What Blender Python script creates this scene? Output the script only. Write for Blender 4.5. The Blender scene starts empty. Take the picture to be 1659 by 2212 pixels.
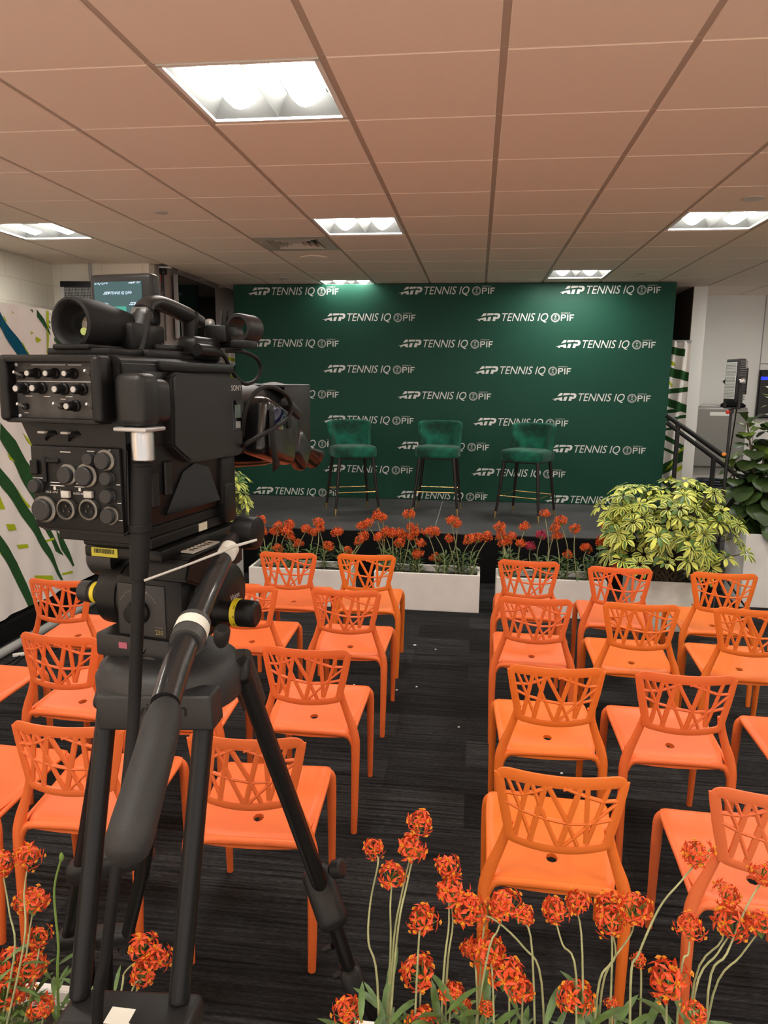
import bpy, bmesh, math, random
from mathutils import Vector, Matrix
from math import sin, cos, pi, radians as R
random.seed(7)
scn = bpy.context.scene
COL = scn.collection
# ------------------------------------------------------------------ camera
EYE = 1.80                      # height of the phone above the carpet
FPX, YAW, PITCH, ROLL = 1581.41, .12363, .17647, .010344
def cam_axes():
    cy, sy, cp, sp = cos(YAW), sin(YAW), cos(PITCH), sin(PITCH)
    f = Vector((-sy*cp, cy*cp, -sp)); r = Vector((cy, sy, 0)); u = r.cross(f)
    c, s = cos(ROLL), sin(ROLL)
    return c*r + s*u, -s*r + c*u, f
CR, CU, CF = cam_axes()
cd = bpy.data.cameras.new('camera'); cam = bpy.data.objects.new('camera', cd); COL.objects.link(cam)
cam.matrix_world = Matrix(((CR.x, CU.x, -CF.x, 0), (CR.y, CU.y, -CF.y, 0), (CR.z, CU.z, -CF.z, EYE), (0, 0, 0, 1)))
cd.sensor_fit = 'HORIZONTAL'; cd.sensor_width = 36; cd.lens = 36*FPX/1659; cd.clip_start = .05
scn.camera = cam
# ------------------------------------------------------------------ world, exposure
w = bpy.data.worlds.new('world'); scn.world = w; w.use_nodes = True
nt = w.node_tree; bg = nt.nodes['Background']      # ambient fill added for the ceiling, through the open rear: bright below, dim above
WG = nt.nodes.new('ShaderNodeTexCoord'); WS = nt.nodes.new('ShaderNodeSeparateXYZ'); WR = nt.nodes.new('ShaderNodeValToRGB'); WM = nt.nodes.new('ShaderNodeMapRange')
WM.inputs[1].default_value = -1; WM.inputs[2].default_value = 1
nt.links.new(WG.outputs['Generated'], WS.inputs[0]); nt.links.new(WS.outputs[2], WM.inputs[0]); nt.links.new(WM.outputs[0], WR.inputs[0]); nt.links.new(WR.outputs[0], bg.inputs[0])
WR.color_ramp.elements[0].position = .345; WR.color_ramp.elements[0].color = (.73, .525, .385, 1)
WR.color_ramp.elements[1].position = .42; WR.color_ramp.elements[1].color = (.27, .27, .27, 1)
bg.inputs[1].default_value = 3.0
vs = scn.view_settings
vs.view_transform = 'Standard'; vs.look = 'None'; vs.gamma = 1; vs.use_curve_mapping = False
vs.exposure = 0.26
LAMP = 43.0                     # radiance of the troffer lenses
LAMP_COL = (1.0, .965, .885)
try:
    scn.cycles.max_bounces = 8; scn.cycles.diffuse_bounces = 5; scn.cycles.glossy_bounces = 4
    scn.cycles.sample_clamp_indirect = 6; scn.cycles.use_denoising = True
except Exception: pass

# ------------------------------------------------------------------ pixel rays (measuring the photograph)
def ray(x, y): return CR*((x-829.5)/FPX) - CU*((y-1106)/FPX) + CF
def at_z(x, y, z): d = ray(x, y); return Vector((0, 0, EYE)) + d*((z-EYE)/d.z)
def at_y(x, y, Y): d = ray(x, y); return Vector((0, 0, EYE)) + d*(Y/d.y)
def at_x(x, y, X): d = ray(x, y); return Vector((0, 0, EYE)) + d*(X/d.x)

# ------------------------------------------------------------------ materials
def lin(c):
    return tuple((v/255/12.92 if v/255 <= .04045 else ((v/255+.055)/1.055)**2.4) for v in c)
def N(nt, t, **k):
    n = nt.nodes.new(t)
    for a, v in k.items(): setattr(n, a, v)
    return n
MATS = {}
def mat(name, col, rough=.5, metal=0, spec=.5, bump=0, bscale=200, var=0, vscale=6, emit=0, coat=0, sheen=0, trans=0, ecol=None):
    if name in MATS: return MATS[name]
    m = bpy.data.materials.new(name); m.use_nodes = True; nt = m.node_tree; b = nt.nodes['Principled BSDF']
    c = (*col[:3], 1)
    b.inputs['Base Color'].default_value = c; b.inputs['Roughness'].default_value = rough
    b.inputs['Metallic'].default_value = metal; b.inputs['Specular IOR Level'].default_value = spec
    b.inputs['Coat Weight'].default_value = coat; b.inputs['Sheen Weight'].default_value = sheen
    b.inputs['Transmission Weight'].default_value = trans
    if emit:
        b.inputs['Emission Color'].default_value = (*(ecol or col)[:3], 1); b.inputs['Emission Strength'].default_value = emit
    tc = N(nt, 'ShaderNodeTexCoord')
    if var:
        nz = N(nt, 'ShaderNodeTexNoise'); nz.inputs['Scale'].default_value = vscale; nz.inputs['Detail'].default_value = 5
        nt.links.new(tc.outputs['Object'], nz.inputs['Vector'])
        mx = N(nt, 'ShaderNodeMix', data_type='RGBA')
        mx.inputs[6].default_value = tuple(min(1, v*(1-var)) for v in col[:3])+(1,)
        mx.inputs[7].default_value = tuple(min(1, v*(1+var)) for v in col[:3])+(1,)
        mr = N(nt, 'ShaderNodeMapRange'); mr.inputs[1].default_value = .36; mr.inputs[2].default_value = .64
        nt.links.new(nz.outputs[0], mr.inputs[0]); nt.links.new(mr.outputs[0], mx.inputs[0]); nt.links.new(mx.outputs[2], b.inputs['Base Color'])
    if bump:
        nb = N(nt, 'ShaderNodeTexNoise'); nb.inputs['Scale'].default_value = bscale; nb.inputs['Detail'].default_value = 3
        nt.links.new(tc.outputs['Object'], nb.inputs['Vector'])
        bp = N(nt, 'ShaderNodeBump'); bp.inputs['Strength'].default_value = bump; bp.inputs['Distance'].default_value = .002
        nt.links.new(nb.outputs[0], bp.inputs['Height']); nt.links.new(bp.outputs[0], b.inputs['Normal'])
    MATS[name] = m; return m
m_ceil = mat('ceiling tile', (.85, .74, .64), .95, spec=.1, bump=.25, bscale=350)
m_grid = mat('ceiling grid', (.50, .43, .37), .6)
m_white = mat('white enamel', (.85, .85, .82), .45)
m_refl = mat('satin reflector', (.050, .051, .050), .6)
m_lens = mat('lamp lens', (1, 1, 1), .5, emit=LAMP, ecol=LAMP_COL)
m_wallw = mat('white paint', (.84, .83, .80), .8, spec=.2, bump=.15, bscale=120)
m_walld = mat('brown wall and shade', (.10, .075, .06), .7, spec=.2)  # dark back wall; also colours the painted shade on the column
m_wallp = mat('pinkish paint', (.42, .35, .32), .8, spec=.2)
m_back = mat('green print', lin((22, 72, 57)), .55, spec=.25)
m_logo = mat('white print', (.78, .78, .76), .6)
m_deck = mat('stage deck', (.058, .058, .060), .55, var=.22, vscale=3, bump=.2, bscale=60)
m_black = mat('black cloth', (.008, .008, .009), .9, spec=.1)
m_seam = mat('pale tape', (.30, .30, .29), .7)
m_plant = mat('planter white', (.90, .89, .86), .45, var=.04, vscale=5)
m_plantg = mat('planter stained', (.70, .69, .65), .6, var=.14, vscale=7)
m_soil = mat('soil', (.03, .022, .015), .95, bump=1, bscale=60)
m_velvet = mat('green velvet', lin((8, 86, 68)), .65, spec=.25, sheen=.15, var=.6, vscale=7)
m_leg = mat('espresso wood', (.012, .007, .006), .35)
m_brass = mat('brass', (.80, .58, .25), .25, metal=1)
m_steel = mat('steel', (.62, .61, .60), .28, metal=1)
m_pole = mat('grey pipe', (.42, .43, .42), .4, metal=.3)
m_rail = mat('black steel', (.012, .012, .013), .4)
m_glassb = mat('black glass', (.003, .003, .004), .08, spec=.6)
m_plas = mat('black plastic', (.005, .005, .0053), .40, spec=.25, bump=.2, bscale=900)
m_rub = mat('black rubber', (.005, .005, .0053), .6, spec=.25)
m_gry = mat('dark grey plastic', (.013, .013, .0134), .42, spec=.3, bump=.15, bscale=700)
m_body = mat('camera grey', (.0055, .0055, .0058), .36, spec=.28, bump=.2, bscale=1200)

def m_chair_make():
    m = bpy.data.materials.new('orange plastic'); m.use_nodes = True; nt = m.node_tree; b = nt.nodes['Principled BSDF']
    oi = N(nt, 'ShaderNodeObjectInfo'); tc = N(nt, 'ShaderNodeTexCoord')
    nz = N(nt, 'ShaderNodeTexNoise'); nz.inputs['Scale'].default_value = 9; nz.inputs['Detail'].default_value = 4
    nt.links.new(tc.outputs['Object'], nz.inputs['Vector'])
    hs = N(nt, 'ShaderNodeHueSaturation'); mr = N(nt, 'ShaderNodeMapRange')
    mr.inputs[3].default_value = .94; mr.inputs[4].default_value = 1.06
    nt.links.new(nz.outputs[0], mr.inputs[0]); nt.links.new(mr.outputs[0], hs.inputs['Value'])
    nt.links.new(oi.outputs['Color'], hs.inputs['Color']); nt.links.new(hs.outputs[0], b.inputs['Base Color'])
    b.inputs['Roughness'].default_value = .42; b.inputs['Specular IOR Level'].default_value = .35
    return m
m_chair = m_chair_make()

def m_carpet_make():
    m = bpy.data.materials.new('carpet planks'); m.use_nodes = True; nt = m.node_tree; b = nt.nodes['Principled BSDF']; L = nt.links.new
    g = N(nt, 'ShaderNodeNewGeometry')
    br = N(nt, 'ShaderNodeTexBrick'); br.offset = .37; br.inputs['Scale'].default_value = 1
    br.inputs['Brick Width'].default_value = 1.0; br.inputs['Row Height'].default_value = .25; br.inputs['Mortar Size'].default_value = .0
    br.inputs['Color1'].default_value = (.012, .0123, .013, 1); br.inputs['Color2'].default_value = (.036, .0364, .0374, 1)
    L(g.outputs['Position'], br.inputs['Vector'])
    def streak(sx, sy, det):
        mp = N(nt, 'ShaderNodeMapping'); mp.inputs['Scale'].default_value = (sx, sy, 1)
        L(g.outputs['Position'], mp.inputs['Vector'])
        nz = N(nt, 'ShaderNodeTexNoise'); nz.inputs['Scale'].default_value = 1; nz.inputs['Detail'].default_value = det
        L(mp.outputs[0], nz.inputs['Vector']); return nz
    s1 = streak(2.2, 75, 3); s2 = streak(40, 260, 2)
    r1 = N(nt, 'ShaderNodeMapRange'); r1.inputs[1].default_value = .3; r1.inputs[2].default_value = .7; r1.inputs[3].default_value = .2; r1.inputs[4].default_value = 1.9
    L(s1.outputs[0], r1.inputs[0])
    r2 = N(nt, 'ShaderNodeMapRange'); r2.inputs[1].default_value = .3; r2.inputs[2].default_value = .7; r2.inputs[3].default_value = .45; r2.inputs[4].default_value = 1.5
    L(s2.outputs[0], r2.inputs[0])
    mu = N(nt, 'ShaderNodeMath', operation='MULTIPLY'); L(r1.outputs[0], mu.inputs[0]); L(r2.outputs[0], mu.inputs[1])
    vm = N(nt, 'ShaderNodeVectorMath', operation='SCALE'); L(br.outputs['Color'], vm.inputs[0]); L(mu.outputs[0], vm.inputs['Scale'])
    L(vm.outputs[0], b.inputs['Base Color'])
    bp = N(nt, 'ShaderNodeBump'); bp.inputs['Strength'].default_value = .6; bp.inputs['Distance'].default_value = .004
    L(mu.outputs[0], bp.inputs['Height']); L(bp.outputs[0], b.inputs['Normal'])
    b.inputs['Roughness'].default_value = .95; b.inputs['Specular IOR Level'].default_value = .15
    return m
m_carpet = m_carpet_make()

def m_block_make():
    m = bpy.data.materials.new('painted block wall'); m.use_nodes = True; nt = m.node_tree; b = nt.nodes['Principled BSDF']; L = nt.links.new
    g = N(nt, 'ShaderNodeNewGeometry'); sp = N(nt, 'ShaderNodeSeparateXYZ'); L(g.outputs['Position'], sp.inputs[0])
    ad = N(nt, 'ShaderNodeMath', operation='ADD'); L(sp.outputs[0], ad.inputs[0]); L(sp.outputs[1], ad.inputs[1])
    cb = N(nt, 'ShaderNodeCombineXYZ'); L(ad.outputs[0], cb.inputs[0]); L(sp.outputs[2], cb.inputs[1])
    br = N(nt, 'ShaderNodeTexBrick'); br.inputs['Scale'].default_value = 1
    br.inputs['Brick Width'].default_value = .41; br.inputs['Row Height'].default_value = .205; br.inputs['Mortar Size'].default_value = .004
    br.inputs['Color1'].default_value = (.86, .81, .70, 1); br.inputs['Color2'].default_value = (.87, .82, .71, 1); br.inputs['Mortar'].default_value = (.74, .69, .59, 1)
    L(cb.outputs[0], br.inputs['Vector']); L(br.outputs['Color'], b.inputs['Base Color'])
    nz = N(nt, 'ShaderNodeTexNoise'); nz.inputs['Scale'].default_value = 90; L(g.outputs['Position'], nz.inputs['Vector'])
    mx = N(nt, 'ShaderNodeMath', operation='MULTIPLY_ADD'); mx.inputs[1].default_value = -2.5; L(br.outputs['Fac'], mx.inputs[0]); L(nz.outputs[0], mx.inputs[2])
    bp = N(nt, 'ShaderNodeBump'); bp.inputs['Strength'].default_value = .35; bp.inputs['Distance'].default_value = .004
    L(mx.outputs[0], bp.inputs['Height']); L(bp.outputs[0], b.inputs['Normal']); b.inputs['Roughness'].default_value = .7
    return m
m_block = m_block_make()

# ------------------------------------------------------------------ mesh builder
class MB:
    def __init__(s): s.bm = bmesh.new(); s.mi = 0
    def box(s, x0, x1, y0, y1, z0, z1, bev=0, seg=2, M=None):
        r = bmesh.ops.create_cube(s.bm, size=1)['verts']
        for v in r: v.co = Vector(((x0+x1)/2+v.co.x*(x1-x0), (y0+y1)/2+v.co.y*(y1-y0), (z0+z1)/2+v.co.z*(z1-z0)))
        fs = {f for v in r for f in v.link_faces}
        for f in fs: f.material_index = s.mi
        if bev:
            es = {e for v in r for e in v.link_edges}
            o = bmesh.ops.bevel(s.bm, geom=list(es), offset=bev, segments=seg, affect='EDGES', profile=.5)
            r = list({v for f in o['faces'] for v in f.verts} | {v for v in r if v.is_valid})
        if M is not None:
            for v in r: v.co = M @ v.co
        return s
    def tube(s, pts, rad, n=10, caps=True, flat=None, ref=None):
        pts = [Vector(p) for p in pts]; m = len(pts)
        if not isinstance(rad, (list, tuple)): rad = [rad]*m
        rings = []; prev = None
        for i, p in enumerate(pts):
            t = (pts[min(i+1, m-1)] - pts[max(i-1, 0)]).normalized()
            a = Vector(ref) if ref else (prev if prev else (Vector((0, 0, 1)) if abs(t.z) < .9 else Vector((1, 0, 0))))
            u = (a - t*a.dot(t))
            if u.length < 1e-5: u = t.orthogonal()
            u.normalize(); v = t.cross(u); prev = u
            rr = rad[i]; ru, rv = rr if isinstance(rr, (tuple, list)) else (rr, rr)
            rings.append([s.bm.verts.new(p + u*(ru*cos(2*pi*k/n)) + v*(rv*sin(2*pi*k/n))) for k in range(n)])
        for i in range(m-1):
            for k in range(n):
                f = s.bm.faces.new((rings[i][k], rings[i][(k+1) % n], rings[i+1][(k+1) % n], rings[i+1][k])); f.material_index = s.mi
        if caps:
            for rg in (rings[0][::-1], rings[-1]):
                f = s.bm.faces.new(rg); f.material_index = s.mi
        return s
    def cyl(s, a, b, r1, r2=None, n=16): return s.tube([a, b], [r1, r1 if r2 is None else r2], n)
    def lathe(s, c, ax, prof, n=24, caps=True):
        """prof: list of (distance along ax, radius)"""
        c = Vector(c); ax = Vector(ax).normalized(); u = ax.orthogonal().normalized(); v = ax.cross(u); rings = []
        for d, r in prof: rings.append([s.bm.verts.new(c + ax*d + (u*cos(2*pi*k/n) + v*sin(2*pi*k/n))*max(r, 1e-4)) for k in range(n)])
        for i in range(len(rings)-1):
            for k in range(n):
                f = s.bm.faces.new((rings[i][k], rings[i][(k+1) % n], rings[i+1][(k+1) % n], rings[i+1][k])); f.material_index = s.mi
        if caps:
            for rg in (rings[0][::-1], rings[-1]):
                f = s.bm.faces.new(rg); f.material_index = s.mi
        return s
    def prism(s, poly, fn, d0, d1):
        """poly: 2D points; fn(a, b, d) -> 3D point"""
        A = [s.bm.verts.new(fn(a, b, d0)) for a, b in poly]; B = [s.bm.verts.new(fn(a, b, d1)) for a, b in poly]
        n = len(poly); fs = [s.bm.faces.new(A), s.bm.faces.new(B[::-1])]
        for i in range(n): fs.append(s.bm.faces.new((A[i], B[i], B[(i+1) % n], A[(i+1) % n])))
        for f in fs: f.material_index = s.mi
        return s
    def poly(s, pts):
        f = s.bm.faces.new([s.bm.verts.new(p) for p in pts]); f.material_index = s.mi; return s
    def grid(s, nu, nv, fn):
        V = [[s.bm.verts.new(fn(i/nu, j/nv)) for j in range(nv+1)] for i in range(nu+1)]
        for i in range(nu):
            for j in range(nv):
                f = s.bm.faces.new((V[i][j], V[i+1][j], V[i+1][j+1], V[i][j+1])); f.material_index = s.mi
        return s
    def build(s, name, mats, parent=None, smooth=35, solid=0, sub=0, fix=True, label=None):
        if fix: bmesh.ops.recalc_face_normals(s.bm, faces=s.bm.faces)
        me = bpy.data.meshes.new(name); s.bm.to_mesh(me); s.bm.free()
        for m in (mats if isinstance(mats, (list, tuple)) else [mats]): me.materials.append(m)
        if smooth:
            for p in me.polygons: p.use_smooth = True
            me.set_sharp_from_angle(angle=R(smooth))
        o = bpy.data.objects.new(name, me); COL.objects.link(o)
        if parent: o.parent = parent
        if solid:
            md = o.modifiers.new('thickness', 'SOLIDIFY'); md.thickness = solid; md.offset = 0
        if sub:
            md = o.modifiers.new('smooth', 'SUBSURF'); md.levels = sub; md.render_levels = sub
        if label: o['label'] = label
        return o
def tag(o, label, cat, group=None):
    o['label'] = label; o['category'] = cat
    if group: o['group'] = group
    return o
def thing(name, label, cat, loc=(0, 0, 0), rz=0, group=None):
    o = bpy.data.objects.new(name, None); COL.objects.link(o); o.location = loc; o.rotation_euler = (0, 0, rz)
    o.empty_display_size = .1
    return tag(o, label, cat, group)
def struct(o): o['kind'] = 'structure'; return o
def copy_tree(o, parent=None):
    c = o.copy(); COL.objects.link(c)
    if parent: c.parent = parent
    for ch in list(o.children): copy_tree(ch, c)
    return c
def spline(P, n=8):
    P = [Vector(p) for p in P]; out = []
    for i in range(len(P)-1):
        p0, p1, p2, p3 = P[max(i-1, 0)], P[i], P[i+1], P[min(i+2, len(P)-1)]
        for k in range(n):
            t = k/n
            out.append(.5*((2*p1) + (-p0+p2)*t + (2*p0-5*p1+4*p2-p3)*t*t + (-p0+3*p1-3*p2+p3)*t**3))
    return out + [P[-1]]
def lerp_list(vals, n):
    out = []
    for i in range(len(vals)-1):
        for k in range(n):
            a, b = vals[i], vals[i+1]
            out.append(tuple(p+(q-p)*k/n for p, q in zip(a, b)) if isinstance(a, tuple) else a+(b-a)*k/n)
    return out + [vals[-1]]
def text_mesh(txt, size=1, shear=0, offset=0, sx=1, extrude=0):
    cu = bpy.data.curves.new('t', 'FONT'); cu.body = txt; cu.size = size; cu.shear = shear; cu.offset = offset; cu.extrude = extrude
    cu.resolution_u = 3
    o = bpy.data.objects.new('t', cu); COL.objects.link(o); bpy.context.view_layer.update()
    me = bpy.data.meshes.new_from_object(o.evaluated_get(bpy.context.evaluated_depsgraph_get()))
    bpy.data.objects.remove(o); bpy.data.curves.remove(cu)
    return me
def add_text(mb, txt, x0, x1, y0, y1, fn, shear=0, offset=0):
    """writes txt so its capitals fill x0..x1, y0..y1 of a plane; fn(a, b) -> 3D"""
    me = text_mesh(txt, 1, shear, offset)
    xs = [v.co.x for v in me.vertices]; ys = sorted(v.co.y for v in me.vertices)
    ref = text_mesh('E', 1, 0, offset); eh = max(v.co.y for v in ref.vertices)
    a0, a1 = min(xs), max(xs); V = []
    for v in me.vertices:
        V.append(mb.bm.verts.new(fn(x0+(v.co.x-a0)/(a1-a0)*(x1-x0), y0+v.co.y/eh*(y1-y0))))
    for p in me.polygons:
        try:
            f = mb.bm.faces.new([V[i] for i in p.vertices]); f.material_index = mb.mi
        except ValueError: pass
    bpy.data.meshes.remove(me); bpy.data.meshes.remove(ref)
    return mb
# ------------------------------------------------------------------ the room
H = EYE + 1.0748                # ceiling height
CX, CY, T = -1.168, 2.654, .6096
XL, XR, YB, YF = -4.08, 5.6, 9.67, -3.6
struct(MB().box(XL-.1, XR+.1, -.8, YB+.2, -.1, 0).build('floor', m_carpet))
struct(MB().box(XL-.12, XL, YF, 6.98, 0, H+.3).build('wall_left', m_block))
struct(MB().box(XL, -3.11, 6.86, 6.98, 0, H+.3).build('wall_back_left', m_block))
struct(MB().box(-3.22, -3.10, 6.98, YB, 0, H+.3).build('wall_recess', m_wallp))
struct(MB().box(-3.22, 2.36, YB, YB+.12, 0, H+.3).build('wall_back', m_walld))
struct(MB().box(2.36, 2.51, 8.83, YB, 0, H+.3).build('wall_column', [m_wallw]))
struct(MB().box(2.352, 2.36, 8.832, YB, 0, H).build('column_shade', m_walld))  # thin dark sheet paints in the shade on the column's left face
struct(MB().box(2.51, XR, YB, YB+.12, 0, H+.3).build('wall_back_right', m_wallw))
struct(MB().box(XR, XR+.12, -1.2, YB, 0, H+.3).build('wall_right', m_wallw))
LIGHTS = [(0, 0), (0, 4), (-4, 4), (4, 4), (-1, 9), (3, 8), (-4, 0), (4, 0), (0, -4), (-4, -4), (4, -4), (8, 0), (8, 4), (8, -4), (0, -8), (-4, -8), (4, -8), (7, 8)]  # the last one, out of view, is added to brighten the right back wall
VENT = (-1, 5)
c = MB(); c.mi = 0
for i in range(-5, 12):
    for j in range(-11, 12):
        x0, y0 = CX+i*T, CY+j*T
        x1, y1 = min(x0+T, XR), min(y0+T, YB)
        if x0 < XL-.6 or x0 > XR or y0 > YB or (i, j) in LIGHTS or (i, j) == VENT: continue
        x0 = max(x0, XL); y0 = max(y0, YF)
        if x1-x0 < .05 or y1-y0 < .05: continue
        if x0 < -3.12 and y0 > 6.9: continue
        c.box(x0+.013, x1-.013, y0+.004, y1-.004, H, H+.02, .003, 1)
c.mi = 1
for i in range(-5, 13):
    x = CX+i*T
    if XL < x < XR: c.box(x-.013, x+.013, YF, YB, H+.007, H+.03)
for j in range(-11, 12):
    y = CY+j*T
    if YF < y < YB: c.box(XL, XR, y-.006, y+.006, H+.006, H+.03)
c.mi = 0
c.box(XL-.1, XR+.1, YF-.1, YB+.1, H+.16, H+.2)
struct(c.build('ceiling', [m_ceil, m_grid], smooth=0))

# ------------------------------------------------------------------ troffers
def make_troffer():
    t = thing('ceiling_light', '-', 'light')
    h = T/2-.014
    f = MB()
    for a, b, cc, d in ((-h, h, -h, -h+.018), (-h, h, h-.018, h), (-h, -h+.018, -h, h), (h-.018, h, -h, h)): f.box(a, b, cc, d, .002, .05)
    f.build('frame', m_white, t)
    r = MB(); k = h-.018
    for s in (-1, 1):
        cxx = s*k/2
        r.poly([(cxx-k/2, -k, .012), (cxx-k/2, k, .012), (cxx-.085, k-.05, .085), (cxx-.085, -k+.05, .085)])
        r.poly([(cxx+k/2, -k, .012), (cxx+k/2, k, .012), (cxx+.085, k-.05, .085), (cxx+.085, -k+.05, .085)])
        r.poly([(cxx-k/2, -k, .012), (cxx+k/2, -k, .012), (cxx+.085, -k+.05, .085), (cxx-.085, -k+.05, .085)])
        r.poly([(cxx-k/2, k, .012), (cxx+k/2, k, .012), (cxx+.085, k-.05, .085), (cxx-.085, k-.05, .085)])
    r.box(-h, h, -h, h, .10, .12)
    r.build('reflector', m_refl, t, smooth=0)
    for s in (-1, 1):
        cxx = s*k/2; d = MB()
        def fn(u, v, cxx=cxx): return (cxx-.078+.156*u, -k+.05+(2*k-.1)*v, .084-.070*sin(pi*u)**.8*min(1, .25+11*min(v, 1-v))**.6)
        d.grid(6, 20, fn).build('diffuser', m_lens, t, smooth=60, label='glowing white lens')
    return t
LLAB = {(0, 0): 'large bright recessed ceiling light nearest the viewer, above the video camera', (0, 4): 'recessed ceiling light beside the square air vent, mid room',
        (-4, 4): 'recessed ceiling light at far left beside the cream block wall', (4, 4): 'recessed ceiling light at far right edge below a round disc',
        (-1, 9): 'recessed ceiling light cut off by the top of the green backdrop, left', (3, 8): 'recessed ceiling light just in front of the green backdrop, right of centre'}
proto = make_troffer()
for k, (i, j) in enumerate(LIGHTS):
    t = proto if k == 0 else copy_tree(proto)
    t.location = (CX+(i+.5)*T, CY+(j+.5)*T, H)
    lab = LLAB.get((i, j), 'recessed ceiling light outside the picture, %s %s of the room' % ('front' if j < 0 else 'middle', 'left' if i < -1 else 'centre' if i < 3 else 'right' if i < 6 else 'far right'))
    tag(t, lab, 'light', 'square recessed ceiling lights')
# air vent
v = thing('ceiling_vent', 'square white air vent with stepped louvres in the ceiling', 'vent', (CX+(VENT[0]+.5)*T, CY+(VENT[1]+.5)*T, H))
m_vent = mat('vent enamel', (.50, .47, .42), .35)
b = MB(); h = T/2-.014
for a in ((-h, h, -h, -.2), (-h, h, .2, h), (-h, -.2, -.2, .2), (.2, h, -.2, .2)): b.box(*a, -.002, .012)
b.build('frame', m_vent, v)
for q in (.19, .145, .10, .055):
    b = MB()
    for sx, sy in ((0, 1), (0, -1), (1, 0), (-1, 0)):
        if sx == 0: b.poly([(-q, sy*q, -.004), (q, sy*q, -.004), (q-.022, sy*(q-.022), .034), (-q+.022, sy*(q-.022), .034)])
        else: b.poly([(sx*q, -q, -.004), (sx*q, q, -.004), (sx*(q-.022), q-.022, .034), (sx*(q-.022), -q+.022, .034)])
    b.build('louvre', m_vent, v, smooth=0, solid=.003)
MB().box(-.25, .25, -.25, .25, .06, .07).build('duct_shade', m_rail, v)  # plate coloured black to paint in the shade between the louvres
# round ceiling discs
for n, (p, r, lab) in enumerate([((348, 458), .045, 'round flush ceiling disc above the left chairs'), ((1627, 428), .06, 'round flush ceiling disc near the right edge of the photo'),
        ((612, 601), .05, 'small round ceiling disc above the left end of the backdrop'), ((1385, 590), .05, 'small round ceiling disc above the right end of the backdrop'), ((680, 557), .13, 'wide shallow round ceiling speaker behind the air vent')]):
    q = at_z(*p, H)
    o = MB().lathe((0, 0, 0), (0, 0, 1), [(-.008, r*.8), (-.006, r), (.004, r)], 28).build('ceiling_disc', m_ceil if r > .1 else m_vent); o.location = q
    tag(o, lab, 'disc', 'round discs in the ceiling')

# ------------------------------------------------------------------ stage
st = thing('stage', 'low black stage platform with grey deck and black skirt', 'stage', (0, 0, 0))
SX0, SX1, SY0, SY1, SZ = -3.05, 2.12, 6.53, 8.62, .455
MB().box(SX0, SX1, SY0, SY1, SZ-.06, SZ, .004, 1).build('deck', m_deck, st)
def skf(u, vv): return (SX0+.01+(SX1-SX0-.02)*u, SY0-.012+.010*sin(u*150)+.006*sin(u*61+1), .004+(SZ-.014)*vv)
MB().grid(260, 2, skf).build('skirt', m_black, st)
MB().box(SX0+.05, SX1-.05, SY0+.1, SY1-.05, .0, SZ-.06).build('underframe', m_black, st)
s = MB(); a = at_z(948, 1082, SZ); b_ = at_z(931, 1137, SZ)
s.box(-.36, -.352, SY0+.05, 8.3, SZ, SZ+.0012); s.build('seam', m_seam, st)

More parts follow.
